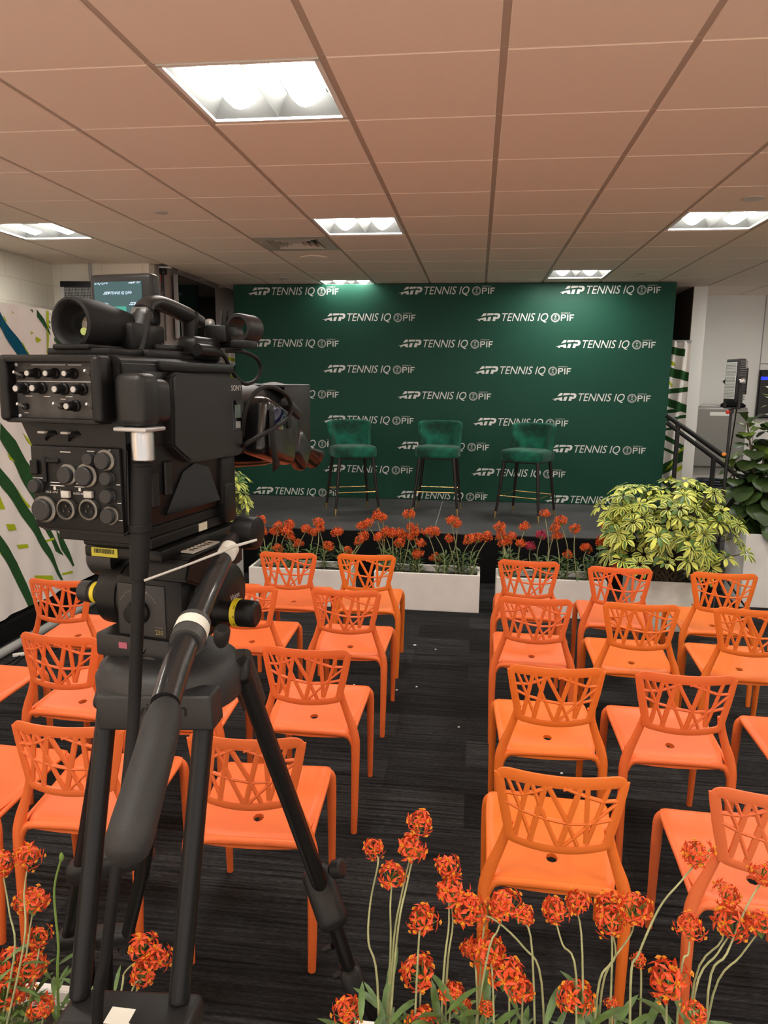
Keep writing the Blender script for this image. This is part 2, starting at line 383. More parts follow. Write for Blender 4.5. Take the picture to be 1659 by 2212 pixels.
# ------------------------------------------------------------------ backdrop with its logos
BX0, BX1, BY, BZ0, BZ1 = -2.80, 2.06, 8.38, .456, 2.866
bd = thing('backdrop', 'tall dark green printed backdrop wall with rows of white logos', 'backdrop', (0, 0, 0))
MB().box(BX0, BX1, BY, BY+.05, BZ0, BZ1, .003, 1).build('panel', m_back, bd)
def logo_mesh():
    u = 116.0; b = MB()
    P = lambda x, y: (x-62)/u
    def fn(a, c, d): return ((a-62)/u, -d, (338-c)/u)
    def pr(pts): b.prism(pts, fn, .004, .016)
    pr([(180, 222), (222, 222), (213, 256), (140, 272)])
    pr([(238, 222), (338, 222), (328, 247), (228, 256)])
    pr([(347, 222), (398, 222), (418, 228), (431, 242), (432, 262), (424, 286), (408, 302), (384, 308), (366, 308), (372, 284), (385, 281), (394, 268), (392, 255), (384, 249), (337, 247)])
    pr([(62, 318), (140, 298), (214, 282), (223, 338), (180, 338), (176, 320), (134, 321), (120, 338), (94, 338), (108, 318)])
    pr([(252, 279), (296, 274), (278, 338), (234, 338)])
    pr([(330, 273), (374, 272), (356, 338), (313, 338)])
    t = lambda a, c: (a, -.012, c)
    X = lambda x: (x-62)/u
    add_text(b, 'TENNIS IQ', X(462), X(1158), 0, 1, t, shear=.26)
    cx, cz = X(1268), (338-288)/u
    def ring(r0, r1, n=32):
        for k in range(n):
            a0, a1 = 2*pi*k/n, 2*pi*(k+1)/n
            b.poly([(cx+r*cos(q), -.012, cz+r*sin(q)) for r, q in ((r0, a0), (r1, a0), (r1, a1), (r0, a1))])
    ring(.525, .575); ring(.40, .42)
    for k in range(28):
        q = 2*pi*(k+.3)/28
        b.poly([(cx+r*cos(q+d), -.012, cz+r*sin(q+d)) for r, d in ((.445, -.05), (.50, -.05), (.50, .05), (.445, .05))])
    for s_ in (-1, 1):     # crossed blades under a small palm
        b.poly([(cx-s_*.20, -.012, cz-.30), (cx-s_*.16, -.012, cz-.32), (cx+s_*.19, -.012, cz-.02), (cx+s_*.12, -.012, cz-.04)])
    b.poly([(cx-.03, -.012, cz-.02), (cx+.03, -.012, cz-.02), (cx+.02, -.012, cz+.18), (cx-.02, -.012, cz+.18)])
    for k in range(7):
        q = pi*(k/6)
        b.poly([(cx, -.012, cz+.16), (cx+.14*cos(q)-.03*sin(q), -.012, cz+.20+.12*sin(q)), (cx+.16*cos(q)+.03*sin(q), -.012, cz+.16+.14*sin(q))])
    add_text(b, 'POWERED BY', X(1352), X(1490), (338-227)/u, (338-213)/u, t)
    z0 = (338-334)/u; z1 = (338-242)/u; hh = z1-z0
    def q(pts): b.poly([(X(x), -.012, (338-y)/u) for x, y in pts])
    q([(1352, 334), (1352, 242), (1368, 242), (1368, 334)])
    q([(1370, 242), (1405, 242), (1421, 251), (1427, 268), (1421, 287), (1405, 296), (1405, 281), (1411, 269), (1405, 257), (1370, 257)]); q([(1370, 281), (1405, 281), (1405, 296), (1370, 296)])
    q([(1443, 334), (1444, 242), (1460, 242), (1460, 334)])
    q([(1480, 334), (1481, 242), (1497, 242), (1497, 334)]); q([(1498, 242), (1548, 242), (1542, 257), (1498, 257)]); q([(1498, 281), (1538, 281), (1532, 296), (1498, 296)])
    return b
LS = 1.056/((1548-62)/116.0)
lg = logo_mesh().build('logo', m_logo, bd, smooth=0, fix=False); lg.scale = (LS,)*3
first = True
for k in range(9):
    z = 2.752-.2855*k
    for x in ((-2.632, -.902, .846) if k % 2 == 0 else (-1.765, -.042)):
        xx = x-.006*k*(1 if x > 0 else 0)
        o = lg if first else lg.copy()
        if not first: COL.objects.link(o)
        first = False
        o.parent = bd; o.location = (xx, BY-.0003, z)
LOGO = lg

# ------------------------------------------------------------------ velvet bar stools
def make_stool():
    t = thing('bar_stool', '-', 'bar stool')
    w = .225
    def cush(u, v):      # closed pillow: u around, v from bottom to top
        a = 2*pi*u; sx = abs(cos(a))**.35*(1 if cos(a) > 0 else -1); sy = abs(sin(a))**.35*(1 if sin(a) > 0 else -1)
        p = [(.55, 0), (.93, 0), (.99, .012), (1, .035), (1, .075), (.985, .098), (.94, .110), (.5, .117), (.02, .119)]
        i = min(int(v*8), 7); f = v*8-i
        r = p[i][0]*(1-f)+p[i+1][0]*f; z = p[i][1]*(1-f)+p[i+1][1]*f
        return (sx*w*r, sy*.215*r, .575+z)
    MB().grid(40, 8, cush).build('seat', m_velvet, t, smooth=50)
    # wing back: wraps the rear of the seat (+y) and flares at the top corners, with a low arch cut at the seat
    def back(u, v, off=0):
        a = (u-.5)*2
        top = 1.0-.0*a*a
        flare = .93+.05*v-.05*sin(pi*v)*(abs(a)**2)
        x = a*.235*flare
        y = .205+.03*v-.15*abs(a)**3.2*(1-.25*v)
        z0 = .60+(.055*(1-min(1, abs(a)/.45)**2) if abs(a) < .45 else 0) - (.03 if abs(a) > .8 else 0)
        z1 = .945-.004*a*a-.014*max(0, abs(a)-.85)/.15
        return (x, y, z0+(z1-z0)*v)
    MB().grid(36, 12, back).build('backrest', m_velvet, t, smooth=60, solid=.045, sub=1)
    m = MB()
    m.tube([(w*1.03*cos(q), .2+.03*0+.004, .60+.05*sin(q)) for q in ()] or [(-.10, .214, .606), (-.06, .216, .643), (0, .217, .656), (.06, .216, .643), (.10, .214, .606)], .006, 8)
    m.build('piping', m_velvet, t)
    L = {}
    for sx in (-1, 1):
        for sy in (-1, 1):
            a, b = Vector((sx*.175, sy*.165, .578)), Vector((sx*.232, sy*.222, 0)); q = b+(a-b)*.11
            l = MB().tube([a, q], [.019, .0125], 12).build('leg', m_leg, t)
            MB().tube([q, b], [.013, .0095], 12).build('ferrule', m_brass, l)
            L[sx, sy] = a+(b-a)*((.578-.225)/.578)
    f = MB()
    for p, q in (((-1, -1), (1, -1)), ((1, -1), (1, 1)), ((1, 1), (-1, 1)), ((-1, 1), (-1, -1))): f.tube([L[p], L[q]], .0065, 8)
    f.build('footrest', m_brass, t)
    MB().box(-.185, .185, -.175, .175, .56, .576, .005, 1).build('seat_frame', m_leg, t)
    return t
S0 = make_stool()
for k, (x, y, a, lab) in enumerate([(-1.27, 7.50, R(24), 'green velvet bar stool on the left of the stage, turned to the right'), (-.385, 7.66, R(-3), 'green velvet bar stool in the middle of the stage, facing straight out'),
        (.52, 7.47, R(-26), 'green velvet bar stool on the right of the stage, turned to the left')]):
    t = S0 if k == 0 else copy_tree(S0)
    t.location = (x, y, SZ+.0015); t.rotation_euler.z = a; tag(t, lab, 'bar stool', 'bar stools on the stage')
# ------------------------------------------------------------------ orange plastic chairs
def back_pt(x, z, d=0):
    """point of the curved backrest; d = offset towards the sitter"""
    bow = .042*(1-min(1, (x/.178)**2))
    return (x, -.205-bow-.012*((z-.58)/.19)+d, z)
def make_chair():
    t = thing('stacking_chair', '-', 'chair')
    # frame of the backrest: outer and inner outlines
    def rr(pts, n=9):
        out = []
        for k, (x, z, r) in enumerate(pts):
            p = Vector((x, z)); a = Vector(pts[k-1][:2])-p; b = Vector(pts[(k+1) % len(pts)][:2])-p; a.normalize(); b.normalize()
            A, B = p+a*r, p+b*r
            for i in range(n):
                f = i/(n-1); out.append((A*(1-f)+p*f)*(1-f)+(p*(1-f)+B*f)*f)
        return out
    def dens(loop, m=5):
        out = []
        for k, p in enumerate(loop):
            q = loop[(k+1) % len(loop)]; L = (q-p).length; n = max(1, int(L/.018))
            for i in range(n): out.append(p+(q-p)*i/n)
        return out
    def side(z, x0, x1, bul): return x0+(x1-x0)*z
    outer = [(.141, .560, .02), (.153, .62, .06), (.171, .70, .06), (.182, .780, .052), (-.182, .780, .052), (-.171, .70, .06), (-.153, .62, .06), (-.141, .560, .02)]
    inner = [(.118, .585, .008), (.130, .64, .04), (.143, .70, .05), (.152, .746, .010), (-.152, .746, .010), (-.143, .70, .05), (-.130, .64, .04), (-.118, .585, .008)]
    # walk both outlines by angle so they pair up
    def resample(pts, n=264):
        P = rr(pts); P.append(P[0]); L = [0]
        for i in range(1, len(P)): L.append(L[-1]+(P[i]-P[i-1]).length)
        c = Vector((0, .665)); out = []
        for k in range(n):
            a = 2*pi*k/n; d = Vector((cos(a)*.16, sin(a)*.10))
            best = None
            for i in range(len(P)-1):
                p, q = P[i]-c, P[i+1]-c; e = q-p; den = d.x*e.y-d.y*e.x
                if abs(den) < 1e-12: continue
                s = (p.x*e.y-p.y*e.x)/den; w = (p.x*d.y-p.y*d.x)/den
                if s > 0 and -1e-6 <= w <= 1+1e-6 and (best is None or s > best): best = s
            out.append(c+d*best)
        return out
    O, I = resample(outer), resample(inner); n = len(O)
    sag = lambda p: (p.x, p.y-(.012*(1-(p.x/.14)**2) if p.y < .62 else 0))
    b = MB(); th = .0075
    M_ = [(O[k]*.5+I[k]*.5) for k in range(n)]
    loops = [(O, -.003), (O*1, .003), (M_, th), (I, .004), (I, -.004), (M_, -th)]
    V = [[b.bm.verts.new(back_pt(*sag(p), d)) for p in lp] for lp, d in loops]
    for a in range(6):
        for k in range(n):
            b.bm.faces.new((V[a][k], V[a][(k+1) % n], V[(a+1) % 6][(k+1) % n], V[(a+1) % 6][k]))
    b.build('backrest', m_chair, t, smooth=50)
    # lattice, measured on the nearest right-hand chair
    bars = [(160, 200, 222, 365, 20), (222, 365, 290, 570, 20), (278, 230, 196, 520, 26), (296, 240, 345, 400, 22), (340, 390, 434, 622, 24), (372, 250, 276, 575, 30),
            (384, 270, 488, 478, 26), (484, 470, 548, 625, 22), (566, 270, 448, 622, 30), (607, 280, 598, 612, 26), (728, 270, 604, 612, 24),
            (135, 282, 235, 306, 18), (235, 306, 325, 300, 18), (325, 300, 410, 272, 18), (470, 268, 565, 325, 18), (565, 325, 690, 362, 18), (690, 362, 790, 352, 16),
            (135, 326, 240, 396, 18), (240, 396, 385, 462, 18), (385, 462, 505, 494, 18), (505, 494, 620, 495, 18), (620, 495, 765, 462, 18),
            (782, 362, 645, 478, 16), (645, 478, 470, 622, 16), (215, 240, 245, 320, 16), (520, 280, 470, 300, 14)]
    def conv(x, y):
        tt = lambda x: 205+(x-140)/648*67
        bb = lambda x: 505+(x-190)/510*75
        uu = max(0, min(1, (x-150)/630))
        y2 = y-53*(1-(2*uu-1)**2)
        v = (y2-tt(x))/(bb(x)-tt(x)); xl, xr = 140+50*v, 788-88*v
        u = (x-xl)/(xr-xl)
        hw = .152-.034*v
        return max(-hw-.012, min(hw+.012, (2*u-1)*hw)), max(.570, min(.750, .746-.161*v))
    b = MB()
    for x1, y1, x2, y2, w in bars:
        p, q = Vector(conv(x1, y1)), Vector(conv(x2, y2)); d = (q-p)
        if d.length < 1e-4: continue
        nn = Vector((-d.y, d.x)).normalized()*(w/2227*.57); ns = 5
        rings = []
        for i in range(ns+1):
            cpt = p+d*i/ns
            rings.append([b.bm.verts.new(back_pt(*(cpt+nn*s), e)) for s, e in ((-1, -.0035), (0, -.0062), (1, -.0035), (1, .0035), (0, .0062), (-1, .0035))])
        for i in range(ns):
            for k in range(6): b.bm.faces.new((rings[i][k], rings[i][(k+1) % 6], rings[i+1][(k+1) % 6], rings[i+1][k]))
        b.bm.faces.new(rings[0]); b.bm.faces.new(rings[-1][::-1])
    b.build('lattice', m_chair, t, smooth=50)
    # seat with a drain hole
    nx, ny = 26, 30
    def hw(y):
        f = (y+.205)/.43
        return .160+.032*min(1, f/.55)**.7
    def zt(x, y):
        f = (y+.205)/.43; e = abs(x)/hw(y)
        z = .432+.018*f-.010*(1-e*e)*(1 if f < .8 else (1-f)/.2)
        if f > .93: z -= .020*((f-.93)/.07)**2
        if f < .10: z -= .016*((.10-f)/.10)**2
        if e > .9: z -= .008*((e-.9)/.1)**2
        return z
    b = MB(); hx, hy = nx//2, 8; G = {}
    for i in range(nx+1):
        for j in range(ny+1):
            y = -.205+.425*j/ny; f = j/ny
            x = (2*i/nx-1)*hw(y)
            if f > .9: x *= 1-.05*((f-.9)/.1)**2
            if abs(i-hx) <= 1 and abs(j-hy) <= 1 and (i != hx or j != hy):
                dx, dy = i-hx, j-hy; l = math.hypot(dx, dy); x = dx/l*.0175; y = (-.205+.425*hy/ny)+dy/l*.021
            for s in (0, 1): G[i, j, s] = b.bm.verts.new((x, y, zt(x, y)-(0 if s == 0 else .012)))
    hole = {(hx-1, hy-1), (hx, hy-1), (hx-1, hy), (hx, hy)}
    for i in range(nx):
        for j in range(ny):
            if (i, j) in hole: continue
            for s in (0, 1):
                q = [G[i, j, s], G[i+1, j, s], G[i+1, j+1, s], G[i, j+1, s]]
                b.bm.faces.new(q if s == 0 else q[::-1])
    ring = [(hx-1, hy-1), (hx, hy-1), (hx+1, hy-1), (hx+1, hy), (hx+1, hy+1), (hx, hy+1), (hx-1, hy+1), (hx-1, hy)]
    edge = [(i, 0) for i in range(nx+1)]+[(nx, j) for j in range(1, ny+1)]+[(i, ny) for i in range(nx-1, -1, -1)]+[(0, j) for j in range(ny-1, 0, -1)]
    for lp in (ring, edge):
        for k in range(len(lp)):
            p, q = lp[k], lp[(k+1) % len(lp)]
            b.bm.faces.new((G[p+(0,)], G[q+(0,)], G[q+(1,)], G[p+(1,)]))
    for v in [G[hx, hy, 0], G[hx, hy, 1]]: b.bm.verts.remove(v)
    # rear apron with its arch, side rails under the edge
    b.tube(spline([(-.185, -.205, .375), (-.172, -.205, .403), (-.145, -.203, .415), (0, -.202, .417), (.145, -.203, .415), (.172, -.205, .403), (.185, -.205, .375)], 5), [(.012, .012)]*31, 10)
    for s in (-1, 1): b.tube(spline([(s*.182, -.195, .415), (s*.184, -.05, .424), (s*.188, .10, .433), (s*.187, .185, .434)], 5), .0085, 8)
    b.tube(spline([(-.18, .205, .428), (0, .208, .432), (.18, .205, .428)], 6), .0085, 8)
    b.build('seat', m_chair, t, smooth=50)
    for s in (-1, 1):
        P = [(s*.132, -.216, .615), (s*.143, -.208, .56), (s*.160, -.204, .505), (s*.178, -.203, .455), (s*.190, -.204, .41), (s*.194, -.207, .36), (s*.1935, -.213, .20), (s*.191, -.222, 0)]
        r = [(.007, .012), (.009, .014), (.010, .015), (.013, .018), (.0165, .0185), (.0165, .018), (.0145, .0155), (.0125, .0125)]
        PP = spline(P, 5); rr_ = []
        for i in range(len(r)-1):
            for k in range(5): rr_.append(tuple(r[i][c]*(1-k/5)+r[i+1][c]*k/5 for c in (0, 1)))
        rr_.append(r[-1])
        MB().tube(PP, rr_, 12, ref=(0, 1, 0)).build('leg', m_chair, t, smooth=50)
        P = [(s*.150, .188, .434), (s*.172, .196, .432), (s*.186, .202, .418), (s*.191, .205, .39), (s*.192, .208, .30), (s*.191, .216, 0)]
        r = [.011, .014, .0165, .0175, .0165, .0115]
        MB().tube(spline(P, 5), lerp_list(r, 5), 12).build('leg', m_chair, t, smooth=50)
    return t
ORG = (.80, .150, .022)
CH = [  # x, y of the backrest corners' midpoint, yaw, colour factor, label
 (-1.107, 4.222, -.3, 0, 'orange chair in the front row left of the aisle, second from the aisle'), (-.631, 4.248, 1.6, 1, 'orange chair in the front row left of the aisle, next to the aisle'),
 (-1.60, 4.22, 0, 0, 'orange chair in the front row left, mostly hidden behind the tripod head'),
 (-1.149, 3.485, .9, 0, 'orange chair in the second row left, partly behind the tripod knob with yellow ring'), (-.621, 3.49, -.5, 0, 'orange chair in the second row left of the aisle, next to the aisle'),
 (-2.112, 3.431, -2.8, 0, 'orange chair in the second row, leftmost, in front of the striped fabric'),
 (-1.655, 2.66, -3.5, 0, 'orange chair in the third row, leftmost with its whole back in view'), (-.631, 2.666, -.4, 0, 'orange chair in the third row left of the aisle, next to the aisle'),
 (-1.168, 2.606, 2.0, 0, 'orange chair in the third row hidden behind the tripod bowl'), (-2.20, 2.65, -2, 0, 'orange chair in the third row cut off by the left edge, only seat showing'),
 (-1.2, 1.936, 1.6, 0, 'orange chair in the last row left, directly behind the tripod legs at left'), (-.643, 1.94, 3.0, 0, 'orange chair in the last row left of the aisle, behind the right tripod leg'),
 (-1.66, 1.93, -1, 0, 'orange chair in the last row cut off by the left edge, only seat showing'),
 (.331, 4.255, -3.0, 0, 'orange chair in the front row right of the aisle, next to the aisle'), (.837, 4.177, -2.4, 0, 'orange chair in the front row right, second from the aisle'), (1.391, 4.145, -.4, 1, 'orange chair in the front row right, third from the aisle'),
 (.313, 3.493, -1.6, 0, 'orange chair in the second row right of the aisle, next to the aisle'), (.806, 3.479, -.3, 1, 'orange chair in the second row right, second from the aisle'), (1.314, 3.472, -2.2, 1, 'orange chair in the second row right, cut by the right edge'),
 (.321, 2.619, 2.1, 1, 'orange chair in the third row right with a dark scuff on its top rail'), (.782, 2.621, .4, 0, 'orange chair in the third row right, second from the aisle'), (1.315, 2.60, 0, 0, 'orange chair in the third row right, only its seat corner in the photo'),
 (.257, 1.865, -1.5, 1, 'nearest orange chair right of the aisle, orange flowers in front of it'), (.811, 1.844, -1.3, 2, 'nearest orange chair at the right edge, cut off by the frame')]
COLS = [(.80, .160, .038), (.82, .185, .026), (.80, .175, .055)]
C0 = make_chair()
for k, (x, y, a, ci, lab) in enumerate(CH):
    t = C0 if k == 0 else copy_tree(C0)
    a = R(a); t.location = (x-.215*sin(a), y+.215*cos(a), 0); t.rotation_euler.z = a
    tag(t, lab, 'chair', 'orange stacking chairs in rows')
    for o in t.children: o.color = (*COLS[ci], 1)
    if k == 19:
        MB().box(.03, .062, -.2585, -.2565, .758, .764).build('scuff_mark', mat('scuff', (.12, .03, .015), .7), t)
# ------------------------------------------------------------------ the video camera
KX, KY, KZ, KA = -.539, 1.10, 1.545, R(-9.5)
kd = Vector((sin(-KA), cos(KA), 0)); ke = Vector((cos(KA), -sin(-KA), 0))
def k_plane(px, py, n, off):          # local point of the camera where the ray of a pixel meets the plane n = off
    d = ray(px, py); o = Vector((0, 0, EYE))-Vector((KX, KY, KZ)); ax = kd if n == 'y' else ke
    p = o+d*((off-o.dot(ax))/d.dot(ax)); return Vector((p.dot(ke), p.dot(kd), p.z))
def c1(x, y): return x*.4219, 560+y*.4219
vc = thing('video_camera', 'large black broadcast video camera seen from behind on the tripod', 'camera', (KX, KY, KZ), KA)
XZ = lambda a, b, d: (a, d, b)
YZ = lambda a, b, d: (d, a, b)
b = MB().prism([(-.224, .245), (-.219, .190), (-.190, .146), (-.194, .128), (-.197, .012), (-.188, .002), (-.024, .002), (-.016, .012), (-.012, .145), (-.016, .190), (-.010, .240), (-.014, .282), (-.026, .292), (-.200, .292), (-.217, .280)], XZ, .0, .352)
bmesh.ops.bevel(b.bm, geom=[e for e in b.bm.edges], offset=.0035, segments=2, affect='EDGES')
b.build('body', m_body, vc, smooth=40)
f = MB()      # raised frame round the rear control panel
f.box(-.222, -.203, -.036, .002, .186, .290, .008, 3); f.box(-.047, -.028, -.036, .002, .186, .290, .008, 3)
f.box(-.215, -.032, -.034, .002, .279, .291, .004, 2); f.box(-.215, -.036, -.030, .002, .184, .192, .003, 2)
f.build('rear_frame', m_body, vc)
m_panel = mat('panel grey', (.030, .028, .027), .45, bump=.2, bscale=800)
MB().box(-.204, -.046, -.014, .002, .191, .280, .001, 1).build('control_panel', m_panel, vc)
MB().box(-.192, -.020, -.007, .001, .008, .146, .003, 2).build('connector_panel', m_plas, vc)
m_cap = mat('knob silver', (.42, .42, .42), .35, metal=.6)
m_mark = mat('panel lettering', (.55, .54, .52), .7)
for x, z, s in ((-.160, .262, 1), (-.125, .262, 1), (-.090, .262, 1), (-.184, .238, 1.15), (-.152, .239, 1.15), (-.110, .238, 1.15), (-.075, .238, 1.15), (-.090, .212, 1.1)):
    k = MB().lathe((x, -.014, z), (0, -1, 0), [(0, .0085*s), (.004, .0085*s), (.006, .0068*s), (.021, .0062*s), (.0225, .0052*s)], 18).build('knob', m_plas, vc)
    MB().lathe((x, -.0362, z), (0, -1, 0), [(0, .0044*s), (.0015, .0040*s)], 14).build('knob_cap', m_cap, k)
for x, z in ((-.186, .209), (-.116, .211), (-.188, .259), (-.054, .262), (-.054, .211)):
    k = MB().lathe((x, -.014, z), (0, -1, 0), [(0, .0055), (.005, .005), (.006, .0035)], 12).build('toggle_switch', m_plas, vc)
    MB().cyl((x, -.018, z), (x-.003, -.031, z+.005), .0017, .0024, 8).build('lever', m_cap, k)
b = MB()
for x0, x1, z in ((-.170, -.105, .2755), (-.10, -.075, .2755), (-.200, -.05, .2495), (-.185, -.172, .226), (-.15, -.138, .226), (-.108, -.095, .226), (-.19, -.182, .199), (-.118, -.108, .222)):
    b.box(x0, x1, -.0148, -.0138, z-.0006, z+.0006)
for x, z in ((-.2, .194), (-.051, .194), (-.2, .276), (-.051, .276)): b.lathe((x, -.014, z), (0, -1, 0), [(0, .003), (.0015, .002)], 10)
b.build('panel_marking', m_mark, vc)
# connectors
m_caps = mat('rubber cap', (.013, .013, .0135), .6)
for x, z, r in ((-.119, .100, .0145), (-.083, .100, .0165), (-.046, .126, .0145), (-.072, .128, .0105), (-.041, .098, .0115), (-.042, .069, .0120), (-.042, .037, .0130), (-.181, .079, .0115), (-.170, .040, .0190)):
    o = MB().lathe((x, -.007, z), (0, -1, 0), [(0, r*1.06), (.003, r*1.06), (.004, r*.98), (.011, r*.95), (.013, r*.85)], 22).build('connector_cap', m_caps, vc)
    if r > .0125: MB().lathe((x+.0015, -.0074, z+.0005), (0, -1, 0), [(0, r*1.22), (.004, r*1.20), (.005, r*1.10)], 22).build('collar', mat('dull metal', (.15, .145, .13), .35, metal=.8), o)
for x, z in ((-.124, .043), (-.080, .045)):
    o = MB().lathe((x, -.007, z), (0, -1, 0), [(0, .0185), (.007, .018), (.008, .0165), (.008, .0145), (.002, .0142), (.001, .0138)], 26).build('audio_socket', mat('dull metal', (1, 1, 1)), vc)
    MB().lathe((x, -.0078, z), (0, -1, 0), [(0, .0138), (.002, .0135)], 20).build('socket_face', m_rub, o)
    for q in (90, 210, 330): MB().cyl((x+.006*cos(R(q)), -.0098, z+.006*sin(R(q))), (x+.006*cos(R(q)), -.012, z+.006*sin(R(q))), .0021, n=8).build('socket_pin', m_glassb, o)
    MB().box(x-.008, x+.008, -.014, -.006, z+.019, z+.031, .002, 2).build('latch', mat('latch grey', (.42, .41, .38), .5), o)
for x in (-.153, -.108):
    o = MB().lathe((x, .010, .160), (.35, -.55, -.75), [(.0, .017), (.006, .0165), (.007, .014), (.003, .0135)], 22).build('audio_socket', m_plas, vc)
    MB().box(x-.018, x-.004, -.012, -.002, .166, .170, .001, 1).build('latch', mat('latch grey', (1, 1, 1)), o)
b = MB(); b.box(-.190, -.176, -.014, -.006, .098, .122, .002, 1); b.box(-.168, -.160, -.012, -.006, .085, .128, .002, 1); b.box(-.16, -.135, -.012, -.006, .118, .126, .002, 1); b.build('terminal_block', m_plas, vc)
b = MB(); fn = lambda a, c: (a, -.0075, c)
add_text(b, 'AUDIO IN', -.112, -.093, .068, .0715, fn); add_text(b, '10.5-17V', -.165, -.142, .068, .0715, fn)
for x0, x1, z in ((-.19, -.168, .092), (-.155, -.137, .086), (-.156, -.128, .081), (-.105, -.09, .086), (-.108, -.082, .081), (-.132, -.112, .137), (-.08, -.066, .140), (-.05, -.036, .143), (-.028, -.021, .088), (-.028, -.021, .058), (-.03, -.02, .03), (-.143, -.142, .074), (-.137, -.136, .074)):
    b.box(x0, x1, -.0076, -.0068, z-.0006, z+.0006)
for x in (-.147, -.098): b.box(x-.002, x+.002, -.0085, -.0068, .074, .0795)
b.build('lettering', m_mark, vc, smooth=0)
# right-hand side
b = MB().prism([(.108, .141), (.162, .108), (.352, .104), (.362, .112), (.366, .246), (.358, .258), (.126, .267), (.116, .258)], YZ, -.018, .006)
bmesh.ops.bevel(b.bm, geom=list(b.bm.edges), offset=.004, segments=2, affect='EDGES')
b.build('side_panel', mat('side grey', (.014, .014, .0145), .42, spec=.4, bump=.15, bscale=900), vc, smooth=40)
b = MB(); add_text(b, 'SONY', .316, .358, .234, .2445, lambda a, c: (.0066, a, c)); b.build('lettering', mat('silver print', (.55, .55, .53), .4), vc, smooth=0, fix=False)
o = MB().box(.002, .0072, .320, .365, .154, .216, .001, 1).build('display_window', m_glassb, vc)
MB().box(.0066, .0078, .327, .350, .180, .206).build('display', mat('lcd', (.10, .14, .13), .25), o)
MB().box(.0066, .0078, .329, .349, .160, .173).build('display_label', mat('lcd label', (.22, .23, .23), .4), o)
b = MB(); b.box(-.02, -.008, .05, .105, .145, .268, .003, 2); b.box(-.02, -.004, .10, .352, .268, .286, .004, 2); b.build('side_step', m_body, vc)
o = MB().prism([(.10, .02), (.16, .09), (.20, .102), (.25, .09), (.29, .02)], YZ, -.03, -.0105).build('shoulder_recess', m_glassb, vc)
for y, z in ((.06, .07), (.10, .085)): MB().box(-.014, -.008, y, y+.022, z-.03, z+.03, .002, 1).build('side_hatch', m_body, vc)
b = MB(); b.box(-.04, -.006, .295, .35, .005, .105, .006, 2); b.box(-.05, -.004, .30, .345, -.03, .05, .004, 2); b.build('front_bracket', m_plas, vc)
b = MB(); b.box(-.170, -.022, .02, .33, -.016, .003, .002, 1); b.box(-.155, -.016, .06, .36, -.034, -.015, .003, 1); b.build('camera_plate', m_plas, vc)
MB().box(-.0165, -.0150, .215, .245, -.031, -.016).build('asset_sticker', mat('cream sticker', (.62, .60, .45), .6), vc)
# fibre connector on the side
b = MB().box(-.016, .038, -.022, .030, .180, .264, .014, 3); b.box(-.016, .030, .02, .075, .185, .255, .014, 3); hsg = b.build('connector_housing', m_gry, vc)
MB().box(-.019, .041, -.022, .034, .174, .181, .003, 2).build('flange', m_cap, hsg)
MB().lathe((.015, .006, .175), (0, 0, -1), [(0, .0170), (.004, .0180), (.046, .0180), (.048, .0165)], 26).build('plug', m_steel, hsg)
# handle
hp = spline([(-.078, .118, .295), (-.078, .138, .332), (-.078, .160, .376), (-.078, .190, .391), (-.078, .230, .389), (-.078, .300, .378), (-.078, .350, .369)], 6)
hr = lerp_list([(.013, .022), (.013, .021), (.012, .020), (.012, .018), (.0145, .017), (.0155, .017), (.012, .014)], 6)
hd = MB().tube(hp, hr, 16, ref=(0, .6, .8)).build('handle', m_gry, vc, smooth=50)
MB().box(-.094, -.062, .148, .172, .362, .378, .004, 2, M=Matrix.Translation((-.078, .16, .371)) @ Matrix.Rotation(R(-28), 4, 'X') @ Matrix.Translation((.078, -.163, -.375))).build('handle_cap', mat('handle inlay', (.10, .10, .10), .35), hd)
MB().tube([(-.078, .312, .385), (-.078, .310, .340), (-.078, .306, .292)], [(.018, .015), (.015, .014), (.022, .018)], 14).build('handle_post', m_plas, hd)
b = MB(); b.box(-.125, -.030, .10, .345, .288, .305, .005, 2); b.box(-.115, -.05, .16, .335, .30, .318, .006, 2); b.box(-.07, -.02, .24, .335, .29, .335, .012, 3); b.build('top_plate', m_body, vc)
b = MB()
for z in (.352, .366): b.lathe((-.062, .352, z), (1, -.3, 0), [(0, .008), (.004, .009), (.012, .008), (.014, .005)], 14)
b.build('clamp_screw', m_cap, vc)
# microphone holder
mb_ = MB().lathe((.004, .352, .357), (.05, 1, 0), [(0, .0215), (0, .027), (.003, .0285), (.056, .0285), (.058, .027), (.058, .0215)], 26, caps=False)
mh = mb_.lathe((.004, .352, .357), (.05, 1, 0), [(.0, .0215), (.058, .0215)], 26, caps=False).build('microphone_holder', m_gry, vc)
b = MB(); b.box(-.062, -.012, .335, .385, .328, .362, .005, 2); b.tube([(-.03, .36, .36), (-.028, .362, .392)], .008, 10); b.box(-.045, .025, .35, .40, .318, .334, .004, 2); b.build('holder_arm', m_plas, mh)
def kx_path(pts, off): return [k_plane(*c1(x, y), 'x', off+(p[0] if p else 0)) for x, y, *p in pts]
b = MB().tube(spline(kx_path([(1040, 470), (1110, 475), (1150, 500), (1175, 550), (1210, 605), (1255, 638), (1305, 622), (1335, 570), (1320, 515), (1270, 482), (1215, 470), (1160, 470)], -.01), 6), .0042, 10)
b.build('microphone_cable', m_rub, vc)
b = MB().tube([k_plane(*c1(1010, 462), 'x', -.012), k_plane(*c1(1075, 470), 'x', -.012), k_plane(*c1(1130, 482), 'x', -.012)], [.011, .0115, .007], 14)
b.build('microphone_plug', m_plas, vc)
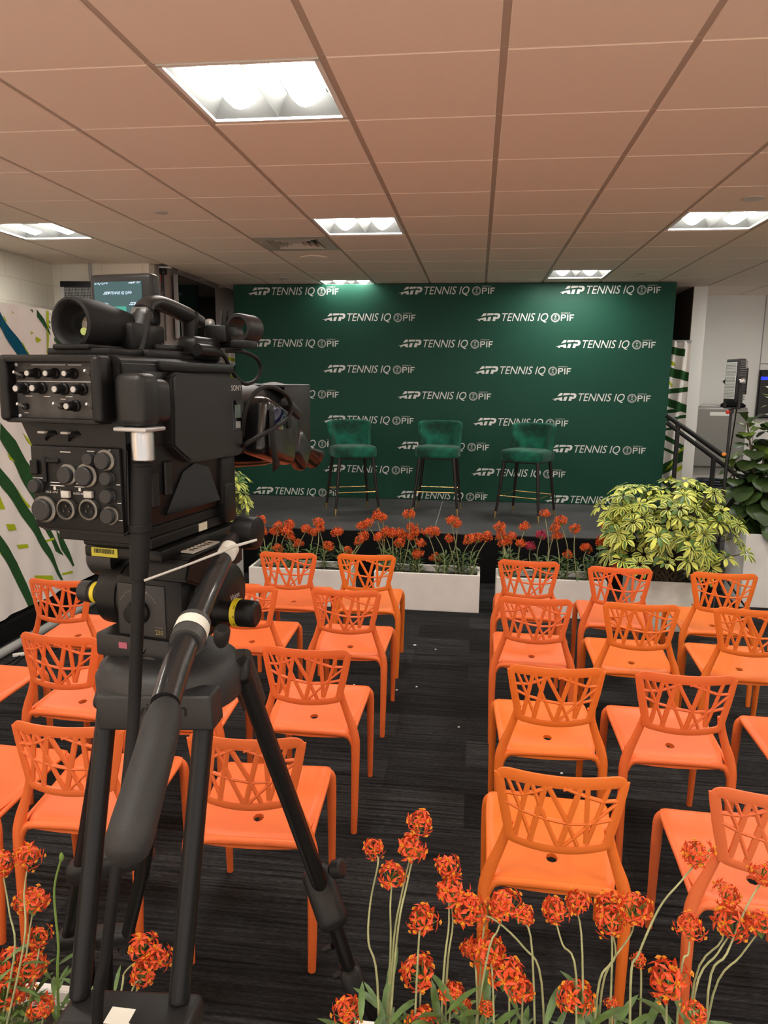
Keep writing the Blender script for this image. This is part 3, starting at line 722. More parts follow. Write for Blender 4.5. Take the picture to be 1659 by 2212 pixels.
# viewfinder with its rubber eyecup
ev = MB().lathe((-.117, .016, .342), (.10, 1, 0), [(.036, .021), (.030, .0285), (.010, .030), (.003, .033), (0, .037), (.002, .0415), (.010, .0430), (.05, .0415), (.085, .036), (.12, .030), (.15, .024)], 36, caps=False).build('viewfinder', m_rub, vc, smooth=50)
MB().lathe((-.117+.0036, .052, .342), (.10, 1, 0), [(-.004, .0225), (-.0035, .020), (0, .019), (.003, .018)], 28).build('eyepiece_ring', m_plas, ev)
MB().lathe((-.117+.0036, .0478, .342), (.10, 1, 0), [(0, .0185), (-.002, .014), (-.003, .004)], 28).build('eyepiece_lens', mat('eyepiece glass', (.004, .006, .006), .03, spec=1.0, coat=1), ev)
o = MB().lathe((-.113, .0442, .331), (.10, -1, 0), [(0, .0065), (.0006, .006)], 16).build('lit_image', mat('viewfinder image', (.30, .36, .10), .4, emit=.35), ev)
b = MB(); b.box(-.160, -.040, .010, .12, .291, .303, .003, 2); b.box(-.145, -.075, .005, .10, .300, .309, .003, 2); b.box(-.1, -.06, .10, .2, .30, .35, .008, 2); b.build('viewfinder_mount', m_plas, vc)
# monitor on top
MX0, MX1, MZ0, MZ1, MY = -.236, -.100, .352, .448, .22
mo = MB().box(MX0, MX1, MY, MY+.032, MZ0, MZ1, .009, 3).build('monitor', m_gry, vc)
m_scr = mat('screen picture', (.004, .03, .035), .25, emit=.85, ecol=lin((22, 66, 74)))
sc = MB().box(MX0+.0125, MX1-.020, MY-.0012, MY+.002, MZ0+.012, MZ1-.015).build('screen', m_scr, mo)
def mini_logo():
    b = MB(); sw = MX1-.020-(MX0+.0125); x0 = MX0+.0125; zt = MZ1-.015
    for ux, uz, ww in ((.18, .33, .62), (-.33, .62, .62), (.72, .62, .62), (-.31, .06, .62), (.72, .06, .62), (-.2, .92, .6), (.72, .93, .6)):
        k = sw*ww/12.81
        M_ = Matrix.Translation((x0+sw*ux, MY-.0014, zt-.069*uz)) @ Matrix.Scale(k, 4)
        tmp = LOGO.data.copy(); tmp.transform(M_); b.bm.from_mesh(tmp); bpy.data.meshes.remove(tmp)
    for v in b.bm.verts: v.co.y = MY-.0016+(v.co.y-MY)*.02
    for co, no in (((x0+.002, 0, 0), (-1, 0, 0)), ((x0+sw-.002, 0, 0), (1, 0, 0)), ((0, 0, zt-.001), (0, 0, 1)), ((0, 0, MZ0+.013), (0, 0, -1))):
        bmesh.ops.bisect_plane(b.bm, geom=b.bm.verts[:]+b.bm.edges[:]+b.bm.faces[:], plane_co=co, plane_no=no, clear_outer=True)
    return b
mini_logo().build('screen_lettering', mat('screen white', (.3, .4, .5), .3, emit=.9, ecol=lin((190, 215, 245))), sc, smooth=0, fix=False)
b = MB(); sx0 = MX0+.0125
b.box(sx0+.037, sx0+.069, MY-.0018, MY-.0013, MZ0+.0125, MZ0+.036); b.build('screen_chair', mat('screen green', (.02, .2, .17), .3, emit=.8, ecol=lin((28, 110, 100))), sc)
MB().box(-.16, -.13, MY+.004, MY+.03, .30, .36, .004, 2).build('monitor_bracket', m_plas, vc)
# lens
LXc, LZc = -.100, .164
le = MB().lathe((LXc, .352, LZc), (0, 1, 0), [(0, .058), (.03, .060), (.032, .066), (.07, .066), (.072, .062), (.10, .062), (.104, .074), (.15, .080), (.34, .082), (.37, .086), (.385, .087), (.39, .080), (.37, .074)], 44, caps=False).build('lens', m_gry, vc, smooth=40)
MB().lathe((LXc, .66, LZc), (0, 1, 0), [(0, .0745), (.012, .05), (.016, .01)], 30).build('front_glass', m_glassb, le)
b = MB()
for x0, x1, z0, z1 in ((-.200, -.002, .238, .246), (-.200, -.002, .078, .086), (-.200, -.192, .080, .244), (-.010, -.002, .080, .244)): b.box(x0, x1, .60, .745, z0, z1, .003, 2)
b.build('lens_hood', m_gry, le)
b = MB()
for k in range(40):
    q = 2*pi*k/40; b.box(-.002, .002, .0, .028, -.0015, .0025, M=Matrix.Translation((LXc, .392, LZc)) @ Matrix.Rotation(q, 4, 'Y') @ Matrix.Translation((0, 0, .066)))
b.build('zoom_ring', m_gry, le)
b = MB().box(-.045, .018, .44, .63, .075, .205, .022, 4, M=Matrix.Translation((-.0, .53, .14)) @ Matrix.Rotation(R(-14), 4, 'X') @ Matrix.Translation((0, -.53, -.14)))
b.box(-.02, .022, .60, .70, .05, .13, .02, 3, M=Matrix.Translation((0, .65, .09)) @ Matrix.Rotation(R(-35), 4, 'X') @ Matrix.Translation((0, -.65, -.09)))
gr = b.build('zoom_drive', mat('gloss black', (.005, .005, .006), .28, coat=.15), le, smooth=50)
MB().box(.013, .0225, .475, .535, .148, .196, .004, 2, M=Matrix.Translation((0, .5, .17)) @ Matrix.Rotation(R(-10), 4, 'X') @ Matrix.Translation((0, -.5, -.17))).build('drive_display', mat('blue glass', (.012, .014, .05), .08, coat=1), gr)
MB().lathe((.018, .56, .158), (1, 0, 0), [(0, .012), (.004, .011), (.005, .004)], 18).build('button', m_plas, gr)
MB().box(.0, .024, .55, .64, .175, .20, .01, 2, M=Matrix.Translation((0, .6, .19)) @ Matrix.Rotation(R(-25), 4, 'X') @ Matrix.Translation((0, -.6, -.19))).build('rocker_switch', m_gry, gr)
MB().tube(spline([(.020, .47, .19), (.028, .455, .14), (.026, .47, .085), (.015, .50, .062)], 6), [(.012, .003)]*19, 10, ref=(0, 1, 0)).build('hand_strap', m_rub, gr)
def hood(u, v):
    q = R(-150+95*u); rr = .086+.030*sin(pi*u)*v
    return (LXc+.06+(rr)*cos(q)*.55+.03*v, .715+.075*v, LZc+rr*sin(q)-.02*v)
MB().grid(16, 6, hood).build('lens_flap', mat('flap gloss', (.010, .008, .007), .28, coat=.3), le, solid=.004)
MB().tube(spline([(LXc-.075, .40, .10), (LXc-.03, .46, .078), (LXc+.03, .60, .070), (LXc+.02, .70, .080)], 5), [(.016, .026)]*16, 12).build('lens_underside', mat('flap gloss', (1, 1, 1)), le)
P = [(1240, 905), (1245, 840), (1262, 760), (1300, 690), (1352, 655), (1410, 660), (1468, 700), (1492, 760), (1470, 815), (1410, 860), (1330, 905), (1262, 945), (1240, 960)]
off = [0, .01, .02, .03, .035, .035, .03, .03, .032, .034, .034, .02, 0]
b = MB().tube(spline([k_plane(*c1(x, y), 'x', .0+o_) for (x, y), o_ in zip(P, off)], 6), .0048, 10); b.build('lens_cable', m_rub, le)

# ------------------------------------------------------------------ black fibre cable hanging from the camera
cb = thing('camera_cable', 'thick black cable hanging straight down from the video camera', 'cable', (-.52, 1.1, 0))
def wl(px, py, Y, o): return at_y(px, py, Y)-o.location
P = [wl(305, 958, 1.128, cb), wl(304, 1060, 1.122, cb), wl(302, 1175, 1.115, cb), wl(300, 1250, 1.11, cb)]
MB().tube(spline(P, 6), lerp_list([.0185, .0178, .0165, .0145], 6), 20).build('plug_boot', m_rub, cb)
b = MB()
for i in range(6): p = wl(304.6, 988+i*9, 1.126, cb); b.lathe(p, (0, 0, 1), [(-.0012, .0180), (0, .0196), (.0012, .0180)], 20, caps=False)
b.build('boot_collar', m_rub, cb); b = MB(); b.lathe(wl(302, 1140, 1.117, cb), (0, 0, 1), [(-.006, .0178), (-.005, .0190), (.005, .0190), (.006, .0178)], 20, caps=False)
b.build('boot_collar', m_rub, cb)
P = [wl(300, 1235, 1.112, cb), wl(297, 1330, 1.10, cb), wl(293, 1450, 1.085, cb), wl(287, 1570, 1.06, cb), wl(272, 1720, 1.01, cb), wl(250, 1890, .965, cb), wl(229, 2060, .945, cb), wl(210, 2225, .93, cb)]
q = P[-1]; P += [Vector((q.x-.01, q.y-.02, .25)), Vector((q.x-.02, q.y-.03, .03)), Vector((q.x-.10, q.y-.05, .011)), Vector((q.x-.4, q.y-.02, .011))]
MB().tube(spline(P, 6), lerp_list([.0108, .0108, .0105, .0100, .0095, .0090, .0088, .0088, .0088, .0088, .0088, .0088], 6), 12).build('cord', m_rub, cb)

# ------------------------------------------------------------------ tripod with fluid head
tr = thing('tripod', 'tall black twin-tube camera tripod with fluid head and pan handle', 'tripod', (-.585, 1.31, 0))
TM = Matrix.Rotation(KA, 4, 'Z')          # head turns with the camera
def tw(px, py, Y): return at_y(px, py, Y)-tr.location
m_head = mat('head black', (.005, .005, .0053), .38, spec=.28, bump=.15, bscale=500)
m_headg = mat('head grey', (.014, .014, .0145), .5, bump=.2, bscale=500)
m_yel = mat('yellow ring', (.62, .50, .015), .45)
m_stk = mat('paper label', (.68, .67, .60), .65)
m_ink = mat('ink', (.02, .02, .02), .8)
m_tube = mat('leg tube', (.008, .008, .0084), .36, spec=.35, bump=.1, bscale=300)
o = MB().box(-.085, .075, -.125, .16, 1.486, 1.508, .005, 2, M=TM).build('top_plate', m_head, tr)
lab = MB().box(-.068, -.014, -.1268, -.1250, 1.489, 1.505, M=TM).build('barcode_label', mat('yellow label', (.50, .45, .03), .5), o)
b = MB(); xx = -.062
random.seed(3)
while xx < -.02:
    w_ = random.choice((.0007, .0011, .0018)); b.box(xx, xx+w_, -.1272, -.1266, 1.495, 1.503, M=TM); xx += w_+random.choice((.0008, .0013))
b.build('barcode', m_ink, lab)
o = MB().prism([(-.11, 1.452), (-.095, 1.490), (.10, 1.494), (.10, 1.440), (-.06, 1.430)], YZ, .026, .112)
for v in o.bm.verts: v.co = TM @ v.co
bmesh.ops.bevel(o.bm, geom=list(o.bm.edges), offset=.004, segments=2, affect='EDGES')
o = o.build('balance_housing', m_head, tr, smooth=40)
lab = MB().box(.045, .100, -.066, .03, 1.4918, 1.4948, M=TM).build('paper_label', m_stk, o)
b = MB()
for i in range(3):
    for j in range(6): b.box(.052+i*.016, .062+i*.016, -.055+j*.013, -.049+j*.013, 1.4947, 1.4952, M=TM)
b.build('label_print', m_ink, lab)
# side knuckle at left and the tilt drum
MB().lathe(TM @ Vector((-.16, .0, 1.452)), TM @ Vector((1, 0, 0)), [(0, .030), (.008, .036), (.06, .036), (.06, .03)], 24).build('knuckle', m_headg, tr)
dr = MB().lathe(TM @ Vector((-.125, .0, 1.385)), TM @ Vector((1, 0, 0)), [(0, .052), (.006, .062), (.05, .064), (.053, .060), (.056, .066), (.11, .066), (.22, .066), (.226, .058)], 40).build('tilt_drum', m_head, tr, smooth=40)
b = MB().box(-.055, .085, -.085, .06, 1.325, 1.445, .008, 2, M=TM); b.build('head_body', m_head, tr)
o = MB().box(-.048, .052, -.0885, -.080, 1.333, 1.432, .003, 2, M=TM).build('front_plate', mat('plate dark', (.022, .022, .023), .5), tr)
MB().lathe(TM @ Vector((-.004, -.0885, 1.380)), TM @ Vector((0, -1, 0)), [(0, .024), (.006, .023), (.010, .019), (.022, .017), (.023, .012)], 26).build('dial', m_plas, o)
b = MB(); fr = lambda a, c: TM @ Vector((a, -.0888, c))
add_text(b, 'Vision', .030, .046, 1.352, 1.3555, fr); b.build('lettering', mat('grey print', (.16, .16, .15), .6), o, smooth=0, fix=False)
b = MB(); add_text(b, '250', .030, .046, 1.340, 1.3485, fr); b.build('model_number', mat('gold print', (.30, .24, .05), .5), o, smooth=0, fix=False)
b = MB(); tx = 'Perfect Balance'
for i, ch in enumerate(tx):
    if ch == ' ': continue
    q = R(150-120*i/(len(tx)-1)); cxq, czq = -.004+.040*cos(q), 1.380+.040*sin(q); qq = q-pi/2
    add_text(b, ch, -.0018, .0018, 0, .004 if ch.isupper() else .004, lambda a, c: TM @ Vector((cxq+a*cos(qq)-c*sin(qq), -.0888, czq+a*sin(qq)+c*cos(qq))))
b.build('lettering', mat('grey print', (1, 1, 1)), o, smooth=0, fix=False)
kn = MB().lathe(TM @ Vector((-.135, -.03, 1.388)), TM @ Vector((-1, 0, 0)), [(-.01, .019), (.012, .019), (.014, .0215), (.036, .0205), (.040, .016)], 26).build('tilt_knob', m_headg, tr)
MB().lathe(TM @ Vector((-.1335, -.03, 1.388)), TM @ Vector((-1, 0, 0)), [(0, .0205), (.0085, .0208), (.0095, .0195)], 26).build('number_ring', m_yel, kn)
# right drum cap with yellow number
dc = MB().lathe(TM @ Vector((.095, .02, 1.392)), TM @ Vector((1, 0, 0)), [(0, .062), (.028, .062), (.033, .056), (.035, .02)], 36).build('drum_cap', m_head, tr, smooth=40)
b = MB(); add_text(b, '250', -.012, .022, 1.360, 1.378, lambda a, c: TM @ Vector((.1312, .022+a, c))); b.build('lettering', mat('yellow print', (.60, .48, .02), .5), dc, smooth=0, fix=False)
b = MB(); add_text(b, 'Vision', -.014, .022, 1.385, 1.396, lambda a, c: TM @ Vector((.1312, .022+a, c))); b.build('lettering', mat('white small print', (.5, .5, .48), .5), dc, smooth=0, fix=False)
kn = MB().lathe(tw(500, 1322, 1.26), TM @ Vector((1, .05, 0)), [(-.03, .020), (.0, .020), (.008, .0235), (.020, .0255), (.048, .0245), (.052, .019)], 28).build('pan_knob', m_plas, tr)
rg = MB().lathe(tw(502, 1322, 1.26), TM @ Vector((1, .05, 0)), [(.004, .0235), (.005, .0262), (.015, .0262), (.016, .0235)], 28, caps=False).build('number_ring', m_yel, kn)
b = MB(); cc = tw(502, 1322, 1.26)+(TM @ Vector((1, .05, 0)))*.010
for i, ch in enumerate('543'):
    q = R(-38+38*i); rd = .0265
    def fn(a, c, q=q): 
        qq = q+c/rd
        return cc+Vector((0, -rd*cos(qq), rd*sin(qq)))+(TM @ Vector((1, 0, 0)))*a
    add_text(b, ch, -.002, .002, -.0028, .0028, fn)
b.build('numerals', m_ink, rg, smooth=0, fix=False)
# pan base with bubble level
o = MB().box(-.118, .045, -.070, .07, 1.275, 1.322, .007, 2, M=TM).build('pan_base', m_headg, tr)
bl = MB().lathe(TM @ Vector((-.020, -.066, 1.302)), TM @ Vector((0, -.9, .35)), [(0, .015), (.0045, .014), (.005, .010)], 20).build('bubble_level', m_glassb, o)
MB().lathe(TM @ Vector((-.020, -.0705, 1.305)), TM @ Vector((0, -.9, .35)), [(0, .009), (.002, .007)], 16).build('bubble', mat('bubble glass', (.30, .30, .22), .1), bl)
MB().box(-.064, -.046, -.0712, -.0695, 1.297, 1.309, M=TM).build('red_label', mat('red sticker', (.42, .10, .16), .5), o)
MB().lathe((0, 0, 1.24), (0, 0, 1), [(0, .07), (.03, .075), (.04, .07)], 30).build('bowl_clamp', m_head, tr)
MB().lathe((.0, 0, 1.19), (0, 0, 1), [(-.01, .125), (0, .139), (.048, .140), (.054, .136), (.066, .132), (.078, .118), (.088, .098), (.092, .072), (.100, .068), (.102, .05)], 40).build('bowl', m_headg, tr, smooth=50)
lv = MB().lathe(tw(478, 1382, 1.20), (.25, -.5, .83), [(-.012, .010), (0, .014), (.026, .015), (.034, .010)], 18).build('brake_lever', m_headg, tr)
# pan handle
ph = [(508, 1160, 1.27, 15), (496, 1178, 1.25, 18), (484, 1202, 1.225, 20), (469, 1234, 1.195, 21), (453, 1268, 1.165, 22), (436, 1306, 1.125, 24), (410, 1370, 1.055, 28), (381, 1440, .975, 31), (357, 1520, .90, 32)]
def zc(p): return (Vector(p)+tr.location-Vector((0, 0, EYE))).dot(CF)
P = [tw(x, y, Y) for x, y, Y, r in ph]; r_ = [r*zc(p)/FPX for p, (x, y, Y, r) in zip(P, ph)]
hnd = MB().tube(spline(P, 5), lerp_list(r_, 5), 18).build('pan_handle', mat('worn black paint', (.016, .016, .017), .28, bump=.3, bscale=60, coat=.3), tr, smooth=60)
random.seed(5)
gp = [(362, 1522, .905, 24), (357, 1535, .89, 34), (350, 1560, .87, 41), (335, 1620, .83, 43), (312, 1700, .78, 46), (290, 1775, .74, 50), (279, 1815, .72, 51), (273, 1840, .71, 47), (269, 1856, .705, 36), (267, 1866, .70, 16)]
P = [tw(x, y, Y) for x, y, Y, r in gp]; r_ = [r*zc(p)/FPX for p, (x, y, Y, r) in zip(P, gp)]
MB().tube(P, r_, 24).build('grip', mat('foam grip', (.014, .014, .0145), .62, bump=.3, bscale=300), hnd, smooth=60)
P = [tw(x, y, Y) for x, y, Y in ((421, 1343, 1.085), (413, 1363, 1.063), (402, 1390, 1.032))]
cl = MB().tube(P, [.0262, .0268, .0262], 22).build('handle_clamp', mat('clamp grey', (.05, .05, .049), .5), hnd)
P = [tw(x, y, Y) for x, y, Y in ((417, 1353, 1.074), (409.5, 1371, 1.053))]
MB().tube(P, [.0272, .0272], 22, caps=False).build('clamp_label', m_stk, cl)
b = MB()
for x, y, Y, s in ((391, 1420, 1.0, 1), (372, 1470, .95, 1.2), (366, 1500, .925, .9), (395, 1440, .985, .7)):
    c0 = tw(x, y, Y); d0 = (-(c0+tr.location-Vector((0, 0, EYE)))).normalized()
    k = c0+d0*(28*zc(c0)/FPX*.93)
    b.lathe(k, d0, [(-.004, .004*s), (0, .0045*s), (.001, .003*s)], 7)
b.build('paint_wear', mat('bare metal', (.33, .32, .29), .5), hnd)
tie = MB().tube([tw(489, 1198, 1.215), tw(497, 1184, 1.235)], [.0165, .0165], 20).build('cable_tie', mat('white nylon', (.66, .65, .60), .5), hnd)
MB().tube([tw(312, 1254, 1.09), tw(400, 1222, 1.15), tw(478, 1192, 1.19), tw(500, 1182, 1.2), tw(555, 1166, 1.22)], [.0022, .0020, .0026, .0030, .0024], 8).build('tie_tail', mat('grey nylon', (.42, .41, .38), .5), tie)
o = MB().lathe(tw(535, 1150, 1.29), TM @ Vector((1, 0, 0)), [(-.02, .030), (0, .032), (.02, .030), (.024, .02)], 20); o.build('handle_rosette', m_plas, tr)
# legs: each leg a pair of tubes, cross brackets, lower tubes, foot
def leg(A, B, r, brk, low, foot, name='leg', upper_bracket=None):
    """A, B: (top, bottom) of the two upper tubes; low: fraction extents; brk: list of t for brackets"""
    b = MB()
    for p, q in (A, B): b.tube([p, q], r, 16)
    lg = b.build('leg', m_tube, tr)
    return lg
def bracket(p, q, hw, hh, depth, parent, m=m_headg, up=Vector((0, 0, 1)), bv=.3):
    """rounded bar joining points p and q"""
    p, q = Vector(p), Vector(q); x = (q-p); L = x.length; x.normalize(); z = (up-x*up.dot(x)).normalized(); y = z.cross(x)
    M_ = Matrix.Translation((p+q)/2) @ Matrix((x, y, z)).transposed().to_4x4()
    return MB().box(-L/2-hw, L/2+hw, -depth/2, depth/2, -hh, hh, min(depth, hh*2)*bv, 3, M=M_).build('bracket', m, parent)
# near leg
nA = (tw(236, 1480, 1.225), tw(172, 2150, 1.075)); nB = (tw(447, 1490, 1.225), tw(387, 2160, 1.075))
nl = leg(nA, nB, .0185, 0, 0, 0)
bracket(tw(250, 1528, 1.195), tw(442, 1528, 1.195), .024, .033, .055, nl, bv=.10)
b = MB(); add_text(b, 'vinten', 292, 402, -1548, -1520, lambda a, c: tw(a, -c, 1.1655)); b.build('lettering', m_plas, nl, smooth=0, fix=False)
MB().box(-.06, .06, -.02, .03, 1.19, 1.235, .008, 2).build('leg_hinge', m_head, nl)
br = bracket(tw(176, 2200, 1.055), tw(388, 2210, 1.055), .032, .026, .092, nl, m_gry)
c0 = (tw(176, 2200, 1.055)+tw(388, 2210, 1.055))/2
MB().box(-.030, .022, -.036, -.002, .0262, .0272, M=Matrix.Translation(c0)).build('paper_label', m_stk, br)
dn = (nA[1]-nA[0]).normalized()
for p in (nA[1], nB[1]): 
    q = p+(Vector((-.04+(.012 if p is nA[1] else -.012), -.08, .0))+Vector((0, 0, -p.z+.03))); MB().tube([p, q], .0135, 12).build('lower_tube', m_tube, nl)
q = (nA[1]+nB[1])/2; q = Vector((q.x-.04, q.y-.08, 0)); MB().box(-.10, .10, -.025, .025, 0, .045, .01, 2, M=Matrix.Translation(q)).build('foot', m_rub, nl)
# right leg, seen edge-on
vdir = ray(640, 1700).normalized()*1.15
def rl(px, py, Y): return tw(px, py, Y)
t0, t1, t2 = rl(512, 1420, 1.37), rl(712, 1965, 1.555), rl(745, 2075, 1.58)
ft = Vector((-.165, 1.665, 0))-tr.location
A = (t0-vdir*.03, t1-vdir*.03); B = (t0+vdir*.06, t1+vdir*.06)
rg_ = leg(A, B, .0195, 0, 0, 0)
bracket(t0-vdir*.03+Vector((.005, 0, -.03)), t0+vdir*.04+Vector((.005, 0, -.03)), .016, .03, .05, rg_, m_head)
dl = (t1-t0).normalized()
MB().tube([t0-dl*.0, t0+dl*.115], [.030, .027], 18).build('leg_sleeve', m_headg, rg_)
cp = bracket(t1-vdir*.03-dl*.05, t1+vdir*.06-dl*.02, .045, .070, .070, rg_, m_gry, up=-dl)
MB().lathe(rl(722, 1878, 1.50), (.9, -.2, .4), [(-.012, .010), (0, .021), (.020, .021), (.024, .016)], 18).build('lock_knob', m_gry, cp)
mid = rl(762, 2115, 1.60)
MB().tube([t1-vdir*.01, mid-vdir*.0], .0175, 14).build('lower_tube', m_tube, rg_)
MB().tube([t1+vdir*.05, mid+vdir*.05], .0175, 14).build('lower_tube', m_tube, rg_)
cp = bracket(mid-vdir*.02, mid+vdir*.06, .028, .035, .056, rg_, m_gry, up=-dl)
for px, py, Y in ((700, 2052, 1.57), (722, 2110, 1.59)): MB().tube([rl(px, py, Y), rl(px+18, py-8, Y)], [.007, .009], 10).build('clip', m_gry, cp)
MB().tube([mid, ft+Vector((0, 0, .03))], .0145, 14).build('lower_tube', m_tube, rg_)
MB().lathe(ft, (0, 0, 1), [(0, .028), (.012, .028), (.03, .018), (.05, .016)], 18).build('foot', m_rub, rg_)
# far left leg
a0, a1, a2 = tw(236, 1500, 1.39), tw(174, 1880, 1.475), tw(146, 2030, 1.51)
b0, b1, b2 = tw(356, 1560, 1.40), tw(306, 1890, 1.50), tw(268, 2050, 1.535)
fl = leg((a0, a1), (b0, b1), .0185, 0, 0, 0)
bracket(a0, b0+Vector((0, 0, .02)), .026, .033, .055, fl)
bracket(a1, b1+Vector((0, 0, .055)), .028, .026, .06, fl, m_gry); bracket(a2, b2+Vector((0, 0, .04)), .026, .022, .054, fl, m_gry)
MB().tube([a1, a2], .016, 14).build('lower_tube', m_tube, fl); MB().tube([b1, b2], .016, 14).build('lower_tube', m_tube, fl)
m2 = (a2+b2)/2; f2 = Vector((m2.x-.06, m2.y+.10, 0))
MB().tube([m2+Vector((-.025, 0, .03)), f2+Vector((-.02, 0, .04))], .0145, 12).build('lower_tube', m_tube, fl); MB().tube([m2+Vector((.03, 0, .03)), f2+Vector((.02, 0, .04))], .0145, 12).build('lower_tube', m_tube, fl)
MB().lathe(f2, (0, 0, 1), [(0, .05), (.02, .05), (.05, .03)], 18).build('foot', m_rub, fl)
MB().tube([tw(205, 2030, 1.50), tw(190, 2045, 1.49)], [.009, .006], 10).build('clip', m_gry, fl)
# ------------------------------------------------------------------ striped fabric partition at the left
FX, FY0, FY1, FZ0, FZ1 = -3.19, 1.2, 6.72, .16, 2.30
def fold(y, z):
    return FX+.010*sin(y*9+z*2.1)+.006*sin(y*23-z*5)+.012*sin(z*6+y*3)*max(0, (z-1.6))+.010*sin(y*31+z*9)*max(0, .6-z)
m_fab = mat('white fabric', (.86, .82, .79), .9, spec=.1, bump=.35, bscale=35)
m_fg = mat('green fabric print', lin((45, 84, 48)), .9, spec=.1)
m_fl = mat('lime fabric print', lin((172, 188, 40)), .9, spec=.1)
m_ft = mat('teal fabric print', lin((14, 84, 112)), .9, spec=.1)
pt = thing('fabric_partition', 'tall white fabric partition with green, lime and teal slanting stripes', 'partition', (0, 0, 0))
g = MB().grid(170, 60, lambda u, v: (fold(FY0+(FY1-FY0)*u, FZ0+(FZ1-FZ0)*v), FY0+(FY1-FY0)*u, FZ0+(FZ1-FZ0)*v))
MB().box(FX-.06, FX-.02, FY0, FY1, .0, FZ1-.02).build('panel_core', m_plas, pt)
MB().box(FX-.02, FX+.03, FY0, FY1, .0, .13).build('base_skirt', m_black, pt)
def stripe(b, poly):
    """clip a photographed outline into short pieces that follow the folds"""
    P = [at_x(x, y, FX) for x, y in poly]; t = bmesh.new()
    vs_ = [t.verts.new((0, p.y, p.z)) for p in P]
    try: t.faces.new(vs_)
    except ValueError: return
    bmesh.ops.triangulate(t, faces=t.faces[:])
    for ax, lo, hi, st_ in ((1, FY0, FY1, .06), (2, FZ0, FZ1, .08)):
        k = lo
        while k < hi+st_:
            co = [0, 0, 0]; co[ax] = k; no = [0, 0, 0]; no[ax] = 1
            bmesh.ops.bisect_plane(t, geom=t.verts[:]+t.edges[:]+t.faces[:], plane_co=co, plane_no=no); k += st_
    for co, no in (((0, FY0, 0), (0, -1, 0)), ((0, FY1, 0), (0, 1, 0)), ((0, 0, FZ0), (0, 0, -1)), ((0, 0, FZ1), (0, 0, 1))):
        bmesh.ops.bisect_plane(t, geom=t.verts[:]+t.edges[:]+t.faces[:], plane_co=co, plane_no=no, clear_outer=True)
    m = {}
    for v in t.verts: m[v] = b.bm.verts.new((fold(v.co.y, v.co.z)+.0035, v.co.y, v.co.z))
    for f in t.faces: b.bm.faces.new([m[v] for v in f.verts]).material_index = b.mi
    t.free()
g.mi = 1
for p in ([(0, 797), (27, 840), (60, 885), (110, 935), (165, 975), (172, 1000), (110, 965), (60, 920), (24, 862), (0, 830)],
          [(0, 913), (28, 951), (66, 1012), (84, 1066), (105, 1140), (140, 1200), (120, 1190), (80, 1110), (68, 1078), (36, 1020), (0, 948)],
          [(0, 1008), (33, 1056), (74, 1125), (107, 1186), (125, 1225), (137, 1253), (133, 1253), (107, 1212), (74, 1160), (40, 1105), (0, 1045)],
          [(0, 1152), (40, 1215), (82, 1327), (74, 1338), (37, 1252), (0, 1190)],
          [(0, 1340), (18, 1384), (8, 1392), (0, 1380)], [(122, 1143), (140, 1165), (162, 1222), (159, 1224), (136, 1187)],
          [(79, 668), (92, 690), (108, 724), (104, 722), (91, 705), (79, 684)], [(66, 668), (72, 669), (73, 676)], [(106, 675), (110, 682), (107, 680)],
          [(104, 692), (109, 697), (108, 699), (103, 695)], [(103, 703), (108, 709), (107, 711), (102, 706)], [(116, 728), (132, 752), (130, 755), (115, 735)],
          [(-60, 700), (-20, 780), (-20, 830), (-60, 760)], [(-80, 900), (0, 1010), (0, 1045), (-80, 960)]): stripe(g, p)
g.mi = 3; stripe(g, [(0, 681), (40, 733), (66, 768), (110, 830), (150, 890), (140, 900), (90, 840), (42, 776), (0, 712)]); stripe(g, [(-90, 560), (0, 681), (0, 712), (-90, 610)])
g.mi = 2
for p in ([(97, 671), (104, 672), (101, 760), (98, 760)], [(4, 767), (9, 765), (28, 789), (24, 793)], [(0, 790), (9, 802), (7, 806), (0, 800)], [(44, 737), (50, 742), (68, 768), (62, 765)],
          [(5, 683), (9, 683), (14, 694), (11, 696)], [(67, 716), (73, 718), (69, 723)], [(77, 727), (86, 734), (80, 741), (76, 736)], [(26, 670), (31, 676), (29, 677)],
          [(96, 759), (101, 757), (107, 765), (99, 766)], [(13, 1132), (31, 1132), (37, 1145), (19, 1147)], [(0, 1065), (12, 1100), (0, 1101)], [(38, 1177), (57, 1175), (59, 1183), (43, 1186)],
          [(97, 1167), (114, 1161), (117, 1165), (100, 1171)], [(71, 1243), (108, 1243), (111, 1252), (80, 1253)], [(100, 1291), (136, 1288), (138, 1298), (103, 1304)], [(134, 1238), (158, 1233), (160, 1238), (137, 1242)],
          [(139, 1152), (161, 1152), (162, 1158), (143, 1159)], [(31, 1050), (46, 1072), (63, 1096), (57, 1096)], [(48, 934), (60, 946), (74, 968), (72, 970), (60, 955)], [(13, 978), (28, 998), (18, 992)],
          [(20, 826), (26, 836), (24, 840)], [(166, 1300), (186, 1280), (188, 1290), (170, 1305)], [(0, 1192), (4, 1195), (0, 1198)]): stripe(g, p)
g.build('fabric', [m_fab, m_fg, m_fl, m_ft], pt, smooth=80, fix=False)
o = MB().tube([(-3.02, 2.2, .032), (-3.02, 6.5, .032)], .030, 14).build('pipe', m_pole); tag(o, 'long pale grey pipe lying on the floor along the striped partition', 'pipe')
